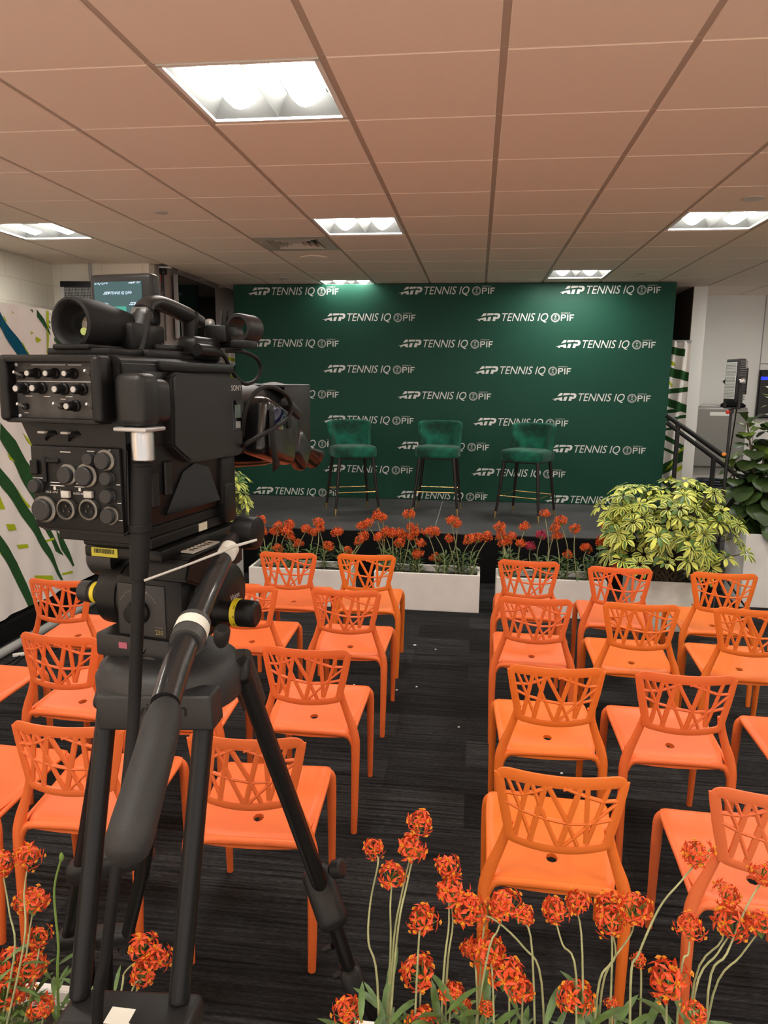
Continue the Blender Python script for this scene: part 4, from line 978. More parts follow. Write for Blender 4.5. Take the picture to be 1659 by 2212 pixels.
# cables on the floor by the pipe
for k, (pts, lab) in enumerate([([(0, 1442), (25, 1428), (45, 1415), (58, 1405), (75, 1400), (110, 1385)], 'thin black cable on the carpet beside the grey pipe, nearer the pipe'), ([(8, 1448), (32, 1434), (52, 1418), (80, 1412), (125, 1400)], 'thin black cable on the carpet beside the grey pipe, nearer the chairs')]):
    o = MB().tube(spline([at_z(x, y, .006) for x, y in pts], 5), .005, 8).build('floor_cable', m_rub); tag(o, lab, 'cable', 'loose cables on the carpet')
p = at_z(40, 1414, .012)
o = MB().box(-.035, .035, -.012, .012, -.010, .010, .004, 2).build('cable_plug', m_white); o.location = p; o.rotation_euler.z = .6; tag(o, 'small white plug on the carpet by the grey pipe', 'plug')
# speaker behind the partition
sp = thing('loudspeaker', 'black loudspeaker with perforated grille in the left corner, on a stand', 'speaker', (-3.64, 6.57, 0), R(8))
MB().box(-.185, .185, -.02, .24, 2.10, 2.675, .012, 2).build('cabinet', m_plas, sp)
MB().box(-.178, -.145, -.026, -.018, 2.11, 2.62).build('side_strip', mat('strip grey', (.30, .30, .29), .5), sp)
m_gr = mat('perforated grille', (.16, .155, .14), .5, metal=.3); m_gr.use_nodes = True
nt = m_gr.node_tree; vo = N(nt, 'ShaderNodeTexVoronoi'); vo.inputs['Scale'].default_value = 75; vo.inputs['Randomness'].default_value = 0
tc = N(nt, 'ShaderNodeTexCoord'); nt.links.new(tc.outputs['Object'], vo.inputs['Vector'])
rp = N(nt, 'ShaderNodeMapRange'); rp.inputs[1].default_value = .42; rp.inputs[2].default_value = .52; rp.inputs[3].default_value = .004; rp.inputs[4].default_value = .30
nt.links.new(vo.outputs['Distance'], rp.inputs[0]); nt.links.new(rp.outputs[0], nt.nodes['Principled BSDF'].inputs['Base Color'])
MB().box(-.142, .178, -.028, -.018, 2.11, 2.62, .002, 1).build('grille', m_gr, sp)
MB().box(-.03, .02, -.032, -.027, 2.40, 2.412).build('badge', m_white, sp)
MB().tube([(0, .1, 2.1), (0, .1, .03)], .018, 12).build('pole', m_rail, sp); MB().lathe((0, .1, 0), (0, 0, 1), [(0, .13), (.03, .13), (.035, .05)], 24).build('base', m_rail, sp)
# television on the recess wall
tv = thing('television', 'large dark wall television on the left recess wall behind the camera', 'television', (-3.095, 7.86, 0))
MB().box(.035, .075, -.535, .535, 2.21, 2.835, .006, 2).build('casing', m_plas, tv)
MB().box(.0752, .077, -.525, .525, 2.22, 2.825).build('screen', m_glassb, tv)
MB().box(.030, .0765, -.541, -.535, 2.21, 2.835).build('edge_trim', m_pole, tv)
MB().box(.0, .04, -.1, .1, 2.4, 2.65).build('wall_bracket', m_rail, tv)
cl = thing('ceiling_clamp', 'small white clamp with black cable and red tag under the left ceiling', 'clamp', tuple(at_y(352, 577, 7.1)))
MB().box(-.08, .08, -.03, .03, -.012, .004, .003, 1).build('plate', m_white, cl); MB().box(-.03, .03, -.03, .03, -.07, -.012, .006, 2).build('clamp_body', m_rail, cl)
MB().box(-.045, -.02, -.01, .01, -.14, -.07, .004, 1).build('red_tag', mat('red tag', (.5, .03, .015), .5), cl)
MB().tube(spline([(-.01, 0, -.06), (-.02, 0, -.2), (-.10, .0, -.42), (-.12, 0, -.6)], 4), .010, 8).build('strap', m_rail, cl); MB().tube([(.0, 0, -.06), (.0, 0, -.7)], .008, 8).build('cord', m_rail, cl)
a = at_y(193, 572, 6.84)
o = MB().tube([(a.x, 6.845, H), (a.x, 6.845, H-.12), (a.x+.03, 6.845, 2.3), (a.x+.03, 6.845, .02)], .013, 10).build('conduit', m_pole); tag(o, 'thin grey conduit down the cream block wall above the monitor', 'conduit')

# ------------------------------------------------------------------ curtains either side of the backdrop
def curtain(x0, x1, y, z0, z1, seed):
    random.seed(seed)
    t = thing('curtain', '-', 'curtain', (0, 0, 0))
    def fn(u, v, e=0):
        z = z0+(z1-z0)*v; wv = .045*(1-.35*v)
        k = (1-.24*v**2)
        return (x1-(x1-x0)*k*(1-u)*.98, y+wv*sin(u*15+.6*sin(v*5)+seed)-.002-e, z)
    b = MB().grid(44, 30, fn)
    for nm, m, L_ in (('green_stripe', m_fg, [(.94, .045, -.02), (.80, .055, -.03), (.70, .03, .02), (.62, .05, -.06), (.575, .022, .03), (.53, .02, .03), (.47, .015, .03), (.40, .03, -.1), (.33, .018, -.08), (.24, .07, .12), (.14, .03, -.08), (.06, .05, .1)]),
                      ('lime_patch', m_fl, [(.755, .018, -.05), (.28, .02, .14), (.18, .03, .10), (.87, .02, -.02)])):
        b.mi = 1 if nm == 'green_stripe' else 2
        for vz, hh, sl in L_:
            u0, u1 = (0, 1) if nm == 'green_stripe' else ((.0, .45) if vz > .5 else (.5, 1))
            if nm == 'green_stripe' and random.random() < .3: u0, u1 = random.choice(((0, .75), (.25, 1)))
            b.grid(24, 2, lambda u, v: fn(u0+(u1-u0)*u, max(.002, min(.998, vz+sl*(u-.5)+hh*(v-.5))), .004))
    b.build('fabric', [m_fab, m_fg, m_fl], t, smooth=80, fix=False)
    MB().tube([(x0, y, z1-.0), (x1, y, z1)], .012, 8).build('rail', m_pole, t)
    return t
tag(curtain(1.98, 2.32, 8.62, .47, 2.27, 1), 'white striped curtain hanging at the right end of the green backdrop', 'curtain')
tag(curtain(-3.02, -2.70, 8.60, .47, 2.27, 4), 'white striped curtain just showing at the left end of the green backdrop', 'curtain')

# ------------------------------------------------------------------ things at the right
hr_ = thing('handrail', 'black steel stair handrail at the right end of the stage', 'handrail', (0, 0, 0))
Yh = 7.6; A = lambda x, y: at_y(x, y, Yh)
d_ = A(1556, 980)-A(1439, 896); e_ = A(1541, 988)-A(1440, 913)
MB().tube([A(1439, 896), A(1439, 896)+d_*2.2], .024, 14).build('top_rail', m_rail, hr_)
MB().tube([A(1440, 913), A(1440, 913)+e_*2.4], .020, 14).build('lower_rail', m_rail, hr_)
p = A(1465, 916); MB().tube([p, (p.x, p.y, SZ+.003)], .022, 14).build('post', m_rail, hr_)
MB().lathe((p.x, p.y, p.z), (0, 0, 1), [(-.02, .027), (0, .029), (.012, .022)], 16).build('post_cap', m_rail, hr_)
p = A(1541, 1000); MB().tube([p+Vector((0, 0, .05)), (p.x, p.y, .0)], .024, 14).build('post', m_rail, hr_)
cb_ = thing('metal_cabinet', 'grey metal cabinet on the far white wall behind the fig plant', 'cabinet', (2.95, 9.67, 0))
m_cab = mat('brushed grey metal', (.27, .265, .25), .38, metal=.55)
MB().box(-.31, .31, -.24, -.0, .79, 1.535, .02, 3).build('body', m_cab, cb_)
dr_ = MB().box(-.29, .29, -.25, -.238, .81, 1.50, .004, 1).build('door', m_cab, cb_)
MB().box(-.13, .12, -.2525, -.2495, 1.43, 1.475).build('name_plate', m_white, dr_)
for z in (1.32, .93): MB().box(-.302, -.286, -.262, -.236, z-.045, z+.045, .003, 1).build('hinge', m_rail, dr_)
o = MB().tube(spline([(2.72, 9.50, 1.545), (2.78, 9.50, 1.570), (2.9, 9.5, 1.562), (3.0, 9.52, 1.545)], 5), .006, 8).build('cable', m_pole); tag(o, 'thin pale cable lying on top of the grey metal cabinet', 'cable')
o = MB().lathe((0, 0, 0), (0, 0, 1), [(0, .14), (.02, .15), (.05, .11), (.065, .03)], 20).build('cloth_cap', m_black); o.location = (3.11, 9.53, 1.537); tag(o, 'dark soft lump lying on top of the grey metal cabinet', 'cap')
bn = thing('waste_bin', 'round grey waste bin with black rim beside the far white column', 'bin', (2.67, 8.48, 0))
MB().lathe((0, 0, 0), (0, 0, 1), [(0, .22), (.02, .225), (.64, .255)], 32).build('barrel', mat('bin grey', (.17, .17, .175), .6), bn)
MB().lathe((0, 0, .63), (0, 0, 1), [(0, .257), (0, .275), (.05, .275), (.055, .262), (.05, .245), (.0, .245)], 32, caps=False).build('rim', m_plas, bn)
o = MB()
for k in range(3): o.lathe((.0, 0, .012+k*.026), (.04*(k-1), .03, 1), [(-.012, .22-.006*k), (0, .234-.006*k), (.012, .22-.006*k), (0, .206-.006*k), (-.012, .22-.006*k)], 32, caps=False)
o = o.build('cable_coil', mat('navy cable', (.012, .014, .03), .5)); o.location = (2.67, 8.48, .687); tag(o, 'dark blue coil of cable on top of the round waste bin', 'cable coil')
o['group'] = 'cable coil on the bin'
t2 = thing('wall_screen', 'black wall screen with a blue bar at the far right edge', 'screen', (3.98, 9.67, 0))
MB().box(-.56, .56, -.06, -.02, 1.40, 1.985, .005, 1).build('casing', m_plas, t2); MB().box(-.545, .545, -.0625, -.059, 1.415, 1.97).build('panel', m_glassb, t2)
MB().box(-.545, .545, -.0635, -.0622, 1.865, 1.905).build('blue_bar', mat('blue screen light', (.01, .02, .3), .3, emit=1.2, ecol=lin((30, 50, 220))), t2)
MB().box(-.2, .2, -.02, 0, 1.55, 1.8).build('wall_bracket', m_rail, t2)
struct(MB().box(3.424, 3.432, 9.655, 9.675, 0, H).build('trim_1', mat('joint grey', (.40, .39, .37), .8)))
struct(MB().box(3.432, 5.4, 9.655, 9.675, 2.06, 2.068).build('trim_2', mat('joint grey', (1, 1, 1))))
# LED panel on a stand
ld = thing('led_light_stand', 'switched-off LED panel light on a thin black stand beside the fig plant', 'light', (1.925, 5.98, 0), R(-83))
pz = 1.67
MB().box(-.10, .10, -.005, .055, pz, pz+.325, .008, 2).build('panel_housing', m_rail, ld)
fc = MB().box(-.082, .082, -.008, -.003, pz+.025, pz+.30).build('led_face', mat('led diffuser', (.80, .83, .82), .35), ld)
b = MB()
for i in range(24): b.box(-.082, .082, -.0095, -.0078, pz+.030+i*.0112, pz+.0345+i*.0112)
b.build('led_strip', mat('led strip grey', (.20, .22, .22), .4), fc)
b = MB()
for i in range(22): b.box(-.108, .108, .012, .062, pz+.02+i*.0135, pz+.026+i*.0135)
b.build('cooling_fin', mat('fin grey', (.12, .12, .12), .4), ld)
MB().box(-.112, .085, .055, .085, pz+.06, pz+.26, .006, 2).build('battery', m_plas, ld)
b = MB(); b.box(-.122, -.112, .01, .03, pz-.045, pz+.19); b.box(.112, .122, .01, .03, pz-.045, pz+.19); b.box(-.122, .122, .01, .03, pz-.050, pz-.040); yk = b.build('yoke', m_rail, ld)
for s in (-1, 1): MB().lathe((s*.122, .02, pz+.16), (s, 0, 0), [(0, .022), (.02, .022), (.024, .012)], 14).build('yoke_knob', m_steel, yk)
MB().tube([(0, .02, pz-.045), (0, .02, 1.2), (0, .02, .18)], [.010, .011, .014], 12).build('pole', m_rail, ld)
MB().box(-.016, .016, .004, .036, pz-.085, pz-.045, .004, 1).build('stand_head', m_rail, ld)
for z, m in ((pz-.075, mat('red tag', (1, 0, 0))), (1.27, mat('orange clip', (.75, .25, .03), .5)), (.80, mat('orange clip', (1, 0, 0)))): MB().lathe((.012, -.002, z), (.6, -1, 0), [(0, .013), (.02, .015), (.024, .008)], 12).build('stand_knob', m, ld)
MB().tube(spline([(.03, .05, pz+.0), (-.03, .06, pz-.3), (-.04, .05, 1.1), (-.03, .04, .6)], 5), .005, 8).build('power_cord', m_rub, ld)
for q in (100, 215, 335): MB().tube([(0, .02, .38), (.30*cos(R(q)), .02+.30*sin(R(q)), .008)], .008, 8).build('leg', m_rail, ld)

# ------------------------------------------------------------------ planters
def planter(x0, x1, y0, y1, h, lab, m=m_plant, th=.022, soil=.05, name='planter'):
    t = thing(name, lab, 'planter', ((x0+x1)/2, (y0+y1)/2, 0)); a, c = (x1-x0)/2, (y1-y0)/2
    b = MB(); bm = b.bm
    O = [bm.verts.new((sx*a, sy*c, z)) for z in (0, h) for sx, sy in ((-1, -1), (1, -1), (1, 1), (-1, 1))]
    I = [bm.verts.new((sx*(a-th), sy*(c-th), z)) for z in (h-soil-.02, h) for sx, sy in ((-1, -1), (1, -1), (1, 1), (-1, 1))]
    bm.faces.new(O[:4][::-1]); bm.faces.new(I[:4])
    for k in range(4):
        n = (k+1) % 4
        bm.faces.new((O[k], O[n], O[4+n], O[4+k])); bm.faces.new((I[n], I[k], I[4+k], I[4+n])); bm.faces.new((O[4+k], O[4+n], I[4+n], I[4+k]))
    bmesh.ops.bevel(bm, geom=[e for e in bm.edges], offset=.003, segments=2, affect='EDGES')
    b.build('box', m, t, smooth=30)
    MB().grid(14, 6, lambda u, v: ((2*u-1)*(a-th-.001), (2*v-1)*(c-th-.001), h-soil+.012*sin(u*19)*sin(v*9))).build('soil', m_soil, t)
    return t
PL = dict(A=(-1.80, -.965, 5.60, 5.90, .305), B=(-.775, .066, 5.62, 5.92, .305), C=(.195, 1.035, 5.60, 5.90, .305), F=(-1.50, -.672, 1.19, 1.487, .305), G=(-.243, .60, 1.19, 1.487, .305), G2=(.66, 1.50, 1.19, 1.487, .305))
planter(*PL['A'], 'long low white planter of orchids in front of the stage, left'); planter(*PL['B'], 'long low white planter of orchids in front of the stage, middle, with a scratch')
planter(*PL['C'], 'long low white planter of orchids in front of the stage, right'); planter(*PL['F'], 'white planter in the foreground at the bottom left of the photo')
planter(*PL['G'], 'white planter in the foreground right of the tripod'); planter(*PL['G2'], 'white planter in the foreground at the bottom right corner')
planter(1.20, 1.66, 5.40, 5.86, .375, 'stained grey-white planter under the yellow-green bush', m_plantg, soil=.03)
planter(2.20, 3.30, 6.13, 6.62, .61, 'tall white planter under the dark fiddle-leaf fig at the right edge', m_plant, .035, .09)
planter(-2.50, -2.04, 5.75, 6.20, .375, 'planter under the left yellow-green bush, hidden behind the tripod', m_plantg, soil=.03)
# ------------------------------------------------------------------ leaves and flowers
m_lgreen = mat('orchid leaf', (.085, .16, .040), .45, var=.35, vscale=25)
m_stem = mat('pale stem', (.34, .36, .17), .6, var=.2, vscale=20)
m_stemg = mat('green stem', (.16, .26, .05), .55)
m_pet = mat('orange petal', (.74, .085, .018), .5, var=.35, vscale=60)
m_lip = mat('yellow lip', (.80, .36, .03), .5, var=.2, vscale=80)
m_mag = mat('magenta petal', (.42, .02, .10), .5, var=.3, vscale=60)
def leaf(b, base, d, up, L, W, n=4, droop=.25, cup=.15, cols=2, mi=0, ob=1):
    """lanceolate leaf from base along d, arching over"""
    d = Vector(d).normalized(); s = d.cross(Vector(up)); s = s.normalized() if s.length > 1e-4 else d.orthogonal(); u = s.cross(d); rows = []
    for i in range(n+1):
        t = i/n; w = W*(sin(pi*min(1, t**ob*.92+.08))**.8)*(1 if t < 1 else 0)
        c = Vector(base)+d*(L*t)-Vector((0, 0, 1))*(droop*L*t*t)+u*0
        rows.append([b.bm.verts.new(c+s*(w*k/cols)+u*(cup*abs(k/cols)*w)) for k in range(-cols, cols+1)] if 0 < i < n else [b.bm.verts.new(c)])
    for i in range(n):
        a, c = rows[i], rows[i+1]
        m = max(len(a), len(c))
        for k in range(m-1):
            q = []
            for v in ((a[k] if len(a) > 1 else a[0]), (a[k+1] if len(a) > 1 else None), (c[k+1] if len(c) > 1 else None), (c[k] if len(c) > 1 else c[0])):
                if v is not None and v not in q: q.append(v)
            if len(q) > 2: f = b.bm.faces.new(q); f.material_index = mi if not isinstance(mi, (list, tuple)) else mi[k]
def rnd_dir():
    z = random.uniform(-1, 1); a = random.uniform(0, 2*pi); r = math.sqrt(1-z*z); return Vector((r*cos(a), r*sin(a), z))
def floret(b, c, d, s):
    d = Vector(d).normalized(); u = d.orthogonal().normalized(); v = d.cross(u); a0 = random.uniform(0, 6)
    for k in range(5):
        a = a0+2*pi*k/5; r = u*cos(a)+v*sin(a); t = r.cross(d); p = c
        w = s*.21; L = s*random.uniform(.95, 1.2)
        A = b.bm.verts.new(p); B1 = b.bm.verts.new(p+r*L*.5+t*w+d*s*.16); B2 = b.bm.verts.new(p+r*L*.5-t*w+d*s*.16); M_ = b.bm.verts.new(p+r*L*.55+d*s*.05); C = b.bm.verts.new(p+r*L+d*s*random.uniform(-.15, .1))
        for q in ((A, B1, M_), (A, M_, B2), (B1, C, M_), (M_, C, B2)): b.bm.faces.new(q).material_index = 0
    lu = random.uniform(0, 6)
    for k in range(4):
        a = lu+2*pi*k/4; r = u*cos(a)+v*sin(a); t = r.cross(d); p = c+d*s*.2
        A = b.bm.verts.new(p); B1 = b.bm.verts.new(p+r*s*.27+t*s*.11+d*s*.2); B2 = b.bm.verts.new(p+r*s*.27-t*s*.11+d*s*.2); C = b.bm.verts.new(p+d*s*.36)
        b.bm.faces.new((A, B1, B2)).material_index = 1; b.bm.faces.new((A, C, B1)).material_index = 1
def head_mesh(n, seed):
    """ball of star florets, radius about 1"""
    random.seed(seed); b = MB(); g = (1+5**.5)/2
    for i in range(n):
        z = 1-1.4*(i+.5)/n; a = 2*pi*i/g; r = math.sqrt(max(0, 1-z*z)); d = Vector((r*cos(a), r*sin(a), z))+rnd_dir()*.34
        d.normalize(); k = random.uniform(.5, 1.0); c = Vector((d.x*k, d.y*k, d.z*k*.9))
        b.mi = 2; b.tube([(0, 0, -.75), c*.5+Vector((0, 0, -.25)), c*.97], [.045, .03, .03], 4, caps=False)
        floret(b, c, d+Vector((0, 0, -.15)), random.uniform(.46, .6))
    me = bpy.data.meshes.new('flower_head'); b.bm.to_mesh(me); b.bm.free()
    return me
HEADS = []
for k in range(4):
    me = head_mesh(17, 11+k)
    for m in (m_pet, m_lip, m_stemg): me.materials.append(m)
    HEADS.append(me)
MAGHEAD = head_mesh(22, 30)
for m in (m_mag, m_pet, m_stemg): MAGHEAD.materials.append(m)
def leaf_mesh(seed, n, L, W, hgt):
    random.seed(seed); b = MB()
    for i in range(n):
        a = i*2.4+random.uniform(-.4, .4); z = hgt*i/n; e = random.uniform(.25, 1.2)
        leaf(b, (0.006*cos(a), .006*sin(a), z), (cos(a), sin(a), e), (0, 0, 1), L*random.uniform(.7, 1.15), W*random.uniform(.8, 1.15), 5, .30)
    b.mi = 0
    me = bpy.data.meshes.new('leaves'); bmesh.ops.recalc_face_normals(b.bm, faces=b.bm.faces); b.bm.to_mesh(me); b.bm.free()
    for p in me.polygons: p.use_smooth = True
    me.materials.append(m_lgreen); return me
LEAVES = [leaf_mesh(50+k, 16, .080, .0058, .22) for k in range(4)]
LEAVESB = [leaf_mesh(70+k, 22, .085, .0075, .16) for k in range(4)]
_O = 'first second third fourth fifth sixth seventh eighth ninth tenth eleventh twelfth thirteenth fourteenth fifteenth sixteenth seventeenth eighteenth nineteenth twentieth'.split()
ORD = _O+['twenty-'+o for o in _O[:9]]+['thirtieth']+['thirty-'+o for o in _O[:9]]+['fortieth']
def orchid(base, path, head, rad, lab, grp, leaves, lsc, rstem, mag=False, bud=False, col='orange'):
    base = Vector(base)
    t = thing('orchid', lab, 'flower', tuple(base), 0, grp)
    P = [Vector((0, 0, 0))]+[Vector(p)-base for p in path]
    MB().tube(spline(P, 5), [rstem*(1.25-.5*i/(5*(len(P)-1))) for i in range(5*(len(P)-1)+1)], 6).build('stem', m_stemg if bud else m_stem, t)
    if not bud:
        h = bpy.data.objects.new('flower_head', MAGHEAD if mag else random.choice(HEADS)); COL.objects.link(h); h.parent = t
        h.location = Vector(head)-base; h.scale = (rad,)*3; h.rotation_euler = (random.uniform(-.5, .5), random.uniform(-.5, .5), random.uniform(0, 6))
    else:
        MB().lathe(P[-1], (0, 0, 1), [(-.008, .003), (0, .006), (.008, .004), (.012, .001)], 8).build('bud', m_stemg, t)
    l = bpy.data.objects.new('leaves', random.choice(leaves)); COL.objects.link(l); l.parent = t; l.rotation_euler.z = random.uniform(0, 6); l.scale = (lsc,)*3
    return t
random.seed(21)
def pxr(r, p): return r*(Vector(p)-Vector((0, 0, EYE))).dot(CF)/FPX
# foreground: (px, py, radius px, distance, via pixels)
FGR = [(908, 1777, 26, 1.42, [(880, 1905), (855, 2050)], 845), (887, 1834, 31, 1.40, [(868, 1930), (848, 2060)], 842), (808, 1832, 22, 1.43, [(817, 1862), (800, 1950), (796, 2035), (815, 2120)], 840), (847, 1893, 27, 1.38, [(843, 1960), (843, 2070)], 838),
       (966, 1873, 25, 1.42, [(970, 1990), (958, 2110)], 955), (975, 1930, 36, 1.40, [(978, 2000), (965, 2110)], 968), (1012, 1965, 34, 1.38, [(1060, 1982), (1130, 2045), (1170, 2125)], 1186), (910, 1987, 31, 1.36, [(903, 2060)], 900),
       (1090, 1955, 32, 1.38, [(1075, 2010), (1050, 2080)], 1000), (1130, 1980, 23, 1.36, [(1150, 2060)], 1165), (1052, 1972, 26, 1.41, [(1040, 2060)], 1030), (1200, 1968, 29, 1.40, [(1215, 2040), (1245, 2110)], 1250), (1245, 1952, 27, 1.43, [(1258, 2060)], 1258),
       (1312, 1962, 31, 1.42, [(1330, 2060), (1300, 2140)], 1285), (1318, 1990, 30, 1.38, [(1322, 2080)], 1310), (1372, 1965, 33, 1.40, [(1362, 2020), (1320, 2080), (1290, 2150)], 1275), (1505, 1848, 31, 1.42, [(1470, 1905), (1425, 1960), (1380, 2060), (1362, 2130)], 1358),
       (1490, 2003, 28, 1.36, [(1487, 2060), (1470, 2110)], 1460), (1572, 1935, 26, 1.42, [(1560, 2030), (1500, 2120)], 1480), (1580, 1998, 36, 1.38, [(1550, 2060), (1500, 2150)], 1470), (1640, 1998, 30, 1.40, [(1600, 2065), (1540, 2150)], 1505), (1648, 1890, 24, 1.43, [(1612, 1960), (1570, 2060), (1530, 2140)], 1510),
       (1440, 2120, 42, 1.34, [(1440, 2170)], 1440), (1381, 2074, 15, 1.36, [(1385, 2130)], 1385), (1055, 2060, 37, 1.36, [(1065, 2130)], 1075), (1098, 2112, 37, 1.33, [(1100, 2170)], 1105), (1128, 2140, 26, 1.32, [(1128, 2185)], 1125), (1020, 2050, 22, 1.38, [(1030, 2130)], 1040),
       (1245, 2160, 37, 1.32, [(1245, 2200)], 1245), (905, 2102, 35, 1.34, [(908, 2160)], 905), (978, 2148, 26, 1.32, [(972, 2190)], 965), (1050, 2180, 16, 1.30, [(1050, 2205)], 1050), (752, 2188, 31, 1.30, [(770, 2215)], 790), (912, 2212, 30, 1.28, [(912, 2225)], 912), (1322, 2170, 14, 1.33, [(1322, 2205)], 1320), (1005, 2170, 14, 1.34, [(1010, 2205)], 1012), (1500, 2190, 24, 1.28, [(1500, 2215)], 1500)]
FGL = [(4, 1868, 27, 1.42, [(20, 1970), (30, 2070)], 40), (60, 1850, 27, 1.43, [(52, 1930), (50, 2050)], 52), (70, 1950, 31, 1.40, [(60, 2040)], 60), (85, 2025, 22, 1.38, [(78, 2090)], 75), (28, 2082, 36, 1.36, [(35, 2140)], 38), (68, 2092, 30, 1.35, [(66, 2150)], 66), (12, 2145, 36, 1.31, [(15, 2190)], 15),
       (305, 2052, 31, 1.40, [(270, 2100), (262, 2140)], 258), (340, 2072, 27, 1.39, [(300, 2125)], 270), (312, 2102, 27, 1.36, [(285, 2140)], 268), (90, 2178, 24, 1.30, [(92, 2205)], 95), (45, 2135, 26, 1.33, [(50, 2180)], 52)]
def fg(lst, planters, gname, words, grp):
    lst = sorted(lst)
    for i, (x, y, r, Y, via, bx) in enumerate(lst):
        h = at_y(x, y, Y); n = len(via)
        bp = at_z(bx, 2228, .285)
        x_ = at_y(bx, 2150, 1.38).x
        for q in planters:
            pass
        lo, hi = planters
        base = Vector((max(lo+.05, min(hi-.05, x_)), random.uniform(1.24, 1.34), .26))
        path = []
        for k, (vx, vy) in enumerate(via[::-1]):
            f = (k+1)/(n+1); path.append(at_y(vx, vy, base.y*(1-f)+Y*f))
        rad = pxr(r, h); path.append(h-Vector((0, 0, rad*.6)))
        path = [p for p in path if p.z > .32]
        orchid(base, path, h, rad*1.12, '%s, %s from the left in %s' % (words, ORD[i], gname), grp, LEAVES, random.uniform(.75, 1.15)*(1.22 if lo > -.5 else 1), .0021)
fg(FGR, (-.243, 1.50), 'the foreground planters right of the tripod', 'orange orchid cluster', 'foreground orchids at the right')
fg(FGL, (-1.50, -.672), 'the foreground planter left of the tripod', 'orange orchid cluster', 'foreground orchids at the left')
bpx = at_y(133, 1852, 1.40)
orchid((at_y(120, 2150, 1.36).x, 1.36, .26), [at_y(124, 2100, 1.36), at_y(126, 2040, 1.37), at_y(117, 1925, 1.39), bpx], bpx, .01, 'bare green orchid stalk with a closed bud in the bottom left planter', 'foreground orchids at the left', LEAVES, 1.1, .0030, bud=True)
ST = [(564, 1124), (568, 1147), (592, 1149), (601, 1136), (624, 1133), (620, 1148), (628, 1161), (659, 1143), (676, 1151), (688, 1130), (691, 1142), (728, 1150), (709, 1181), (814, 1113), (828, 1119), (796, 1130), (780, 1136), (777, 1168), (787, 1158), (818, 1160), (833, 1150), (848, 1152), (862, 1152), (884, 1112), (889, 1140), (899, 1149), (884, 1160), (863, 1173), (908, 1173), (902, 1198), (926, 1150), (940, 1148), (976, 1125), (988, 1133), (969, 1164), (1014, 1166), (1031, 1163), (1052, 1158),
      (1080, 1139), (1082, 1157), (1087, 1173), (1097, 1169), (1105, 1159), (1124, 1174), (1133, 1138), (1169, 1157, 1), (1145, 1181, 1), (1178, 1110), (1212, 1126), (1200, 1141), (1203, 1158), (1242, 1143), (1266, 1183), (1297, 1169), (1321, 1178), (1227, 1198), (1307, 1138), (1329, 1222), (645, 1175), (750, 1190), (600, 1185), (940, 1205)]
lim = dict(A=(-1.80, -.965), B=(-.775, .066), C=(.195, 1.035)); sets = dict(A=[], B=[], C=[])
for q in ST:
    Y = random.uniform(5.70, 5.82); h = at_y(q[0], q[1], Y); k = 'A' if h.x < -.87 else 'B' if h.x < .16 else 'C'; sets[k].append((h.x, h, len(q) > 2))
for k, nm in (('A', 'left'), ('B', 'middle'), ('C', 'right')):
    lo, hi = lim[k]
    for i, (x, h, mg) in enumerate(sorted(sets[k], key=lambda s: s[0])):
        bx = max(lo+.07, min(hi-.07, x+random.uniform(-.09, .09))); base = Vector((bx, random.uniform(5.68, 5.83), .26))
        mid = base.lerp(h, .5)+Vector((random.uniform(-.03, .03), random.uniform(-.02, .02), .02))
        orchid(base, [mid, h-Vector((0, 0, .03))], h, random.uniform(.040, .050), '%s orchid cluster, %s from the left in the %s stage-front planter' % ('magenta' if mg else 'orange', ORD[i], nm), 'orchids in front of the stage', LEAVESB, random.uniform(.9, 1.25), .0038, mag=mg)

# ------------------------------------------------------------------ variegated umbrella bushes
m_vy = mat('yellow leaf margin', (.60, .64, .11), .42, var=.25, vscale=9); m_vg = mat('green leaf centre', (.075, .16, .028), .42, var=.35, vscale=9); m_bark = mat('bark', (.10, .075, .045), .8)
def bush(name, lab, loc, cen, rx, ry, rz, n, seed, extra=()):
    random.seed(seed); t = thing(name, lab, 'bush', loc); f = MB(); br = MB(); L0 = Vector(loc); pts = []
    while len(pts) < n:
        d = rnd_dir()
        if d.z < -.55: continue
        k = random.uniform(.55, 1.0)**.6 if random.random() < .8 else random.uniform(.3, .7)
        lump = 1+.16*sin(5*d.x+seed)*cos(4*d.z+2*d.y)
        pts.append((Vector((d.x*rx, d.y*ry, d.z*rz))*k*lump+Vector(cen)-L0, d))
    pts += [(Vector(p)-L0, Vector(d)) for p, d in extra]
    for p, d in pts:
        ax = (d+Vector((0, -.25, .75))+rnd_dir()*.45).normalized(); u = ax.orthogonal().normalized(); v = ax.cross(u); m = random.choice((7, 8, 8, 9)); a0 = random.uniform(0, 6); s = random.uniform(.058, .088)
        for k in range(m):
            a = a0+2*pi*k/m; dr = u*cos(a)+v*sin(a)+ax*random.uniform(.0, .35)
            gr = random.random() < .12
            leaf(f, p+dr*.016, dr, ax, s*random.uniform(.85, 1.1), s*.215, 5, .35, .2, 2, (1, 1, 1, 1) if gr else (0, 1, 1, 0) if random.random() < .5 else (0, 0, 1, 0) if random.random() < .6 else (0, 0, 0, 0), 1.5)
        if random.random() < .5:
            b0 = Vector((random.uniform(-.10, .10), random.uniform(-.08, .08), 0))
            br.tube([b0, b0.lerp(p, .55)+Vector((0, 0, .05)), p], [.007, .005, .003], 5, caps=False)
    f.build('foliage', [m_vy, m_vg], t, smooth=60, fix=False); br.build('branches', m_bark, t)
    return t
ex = []
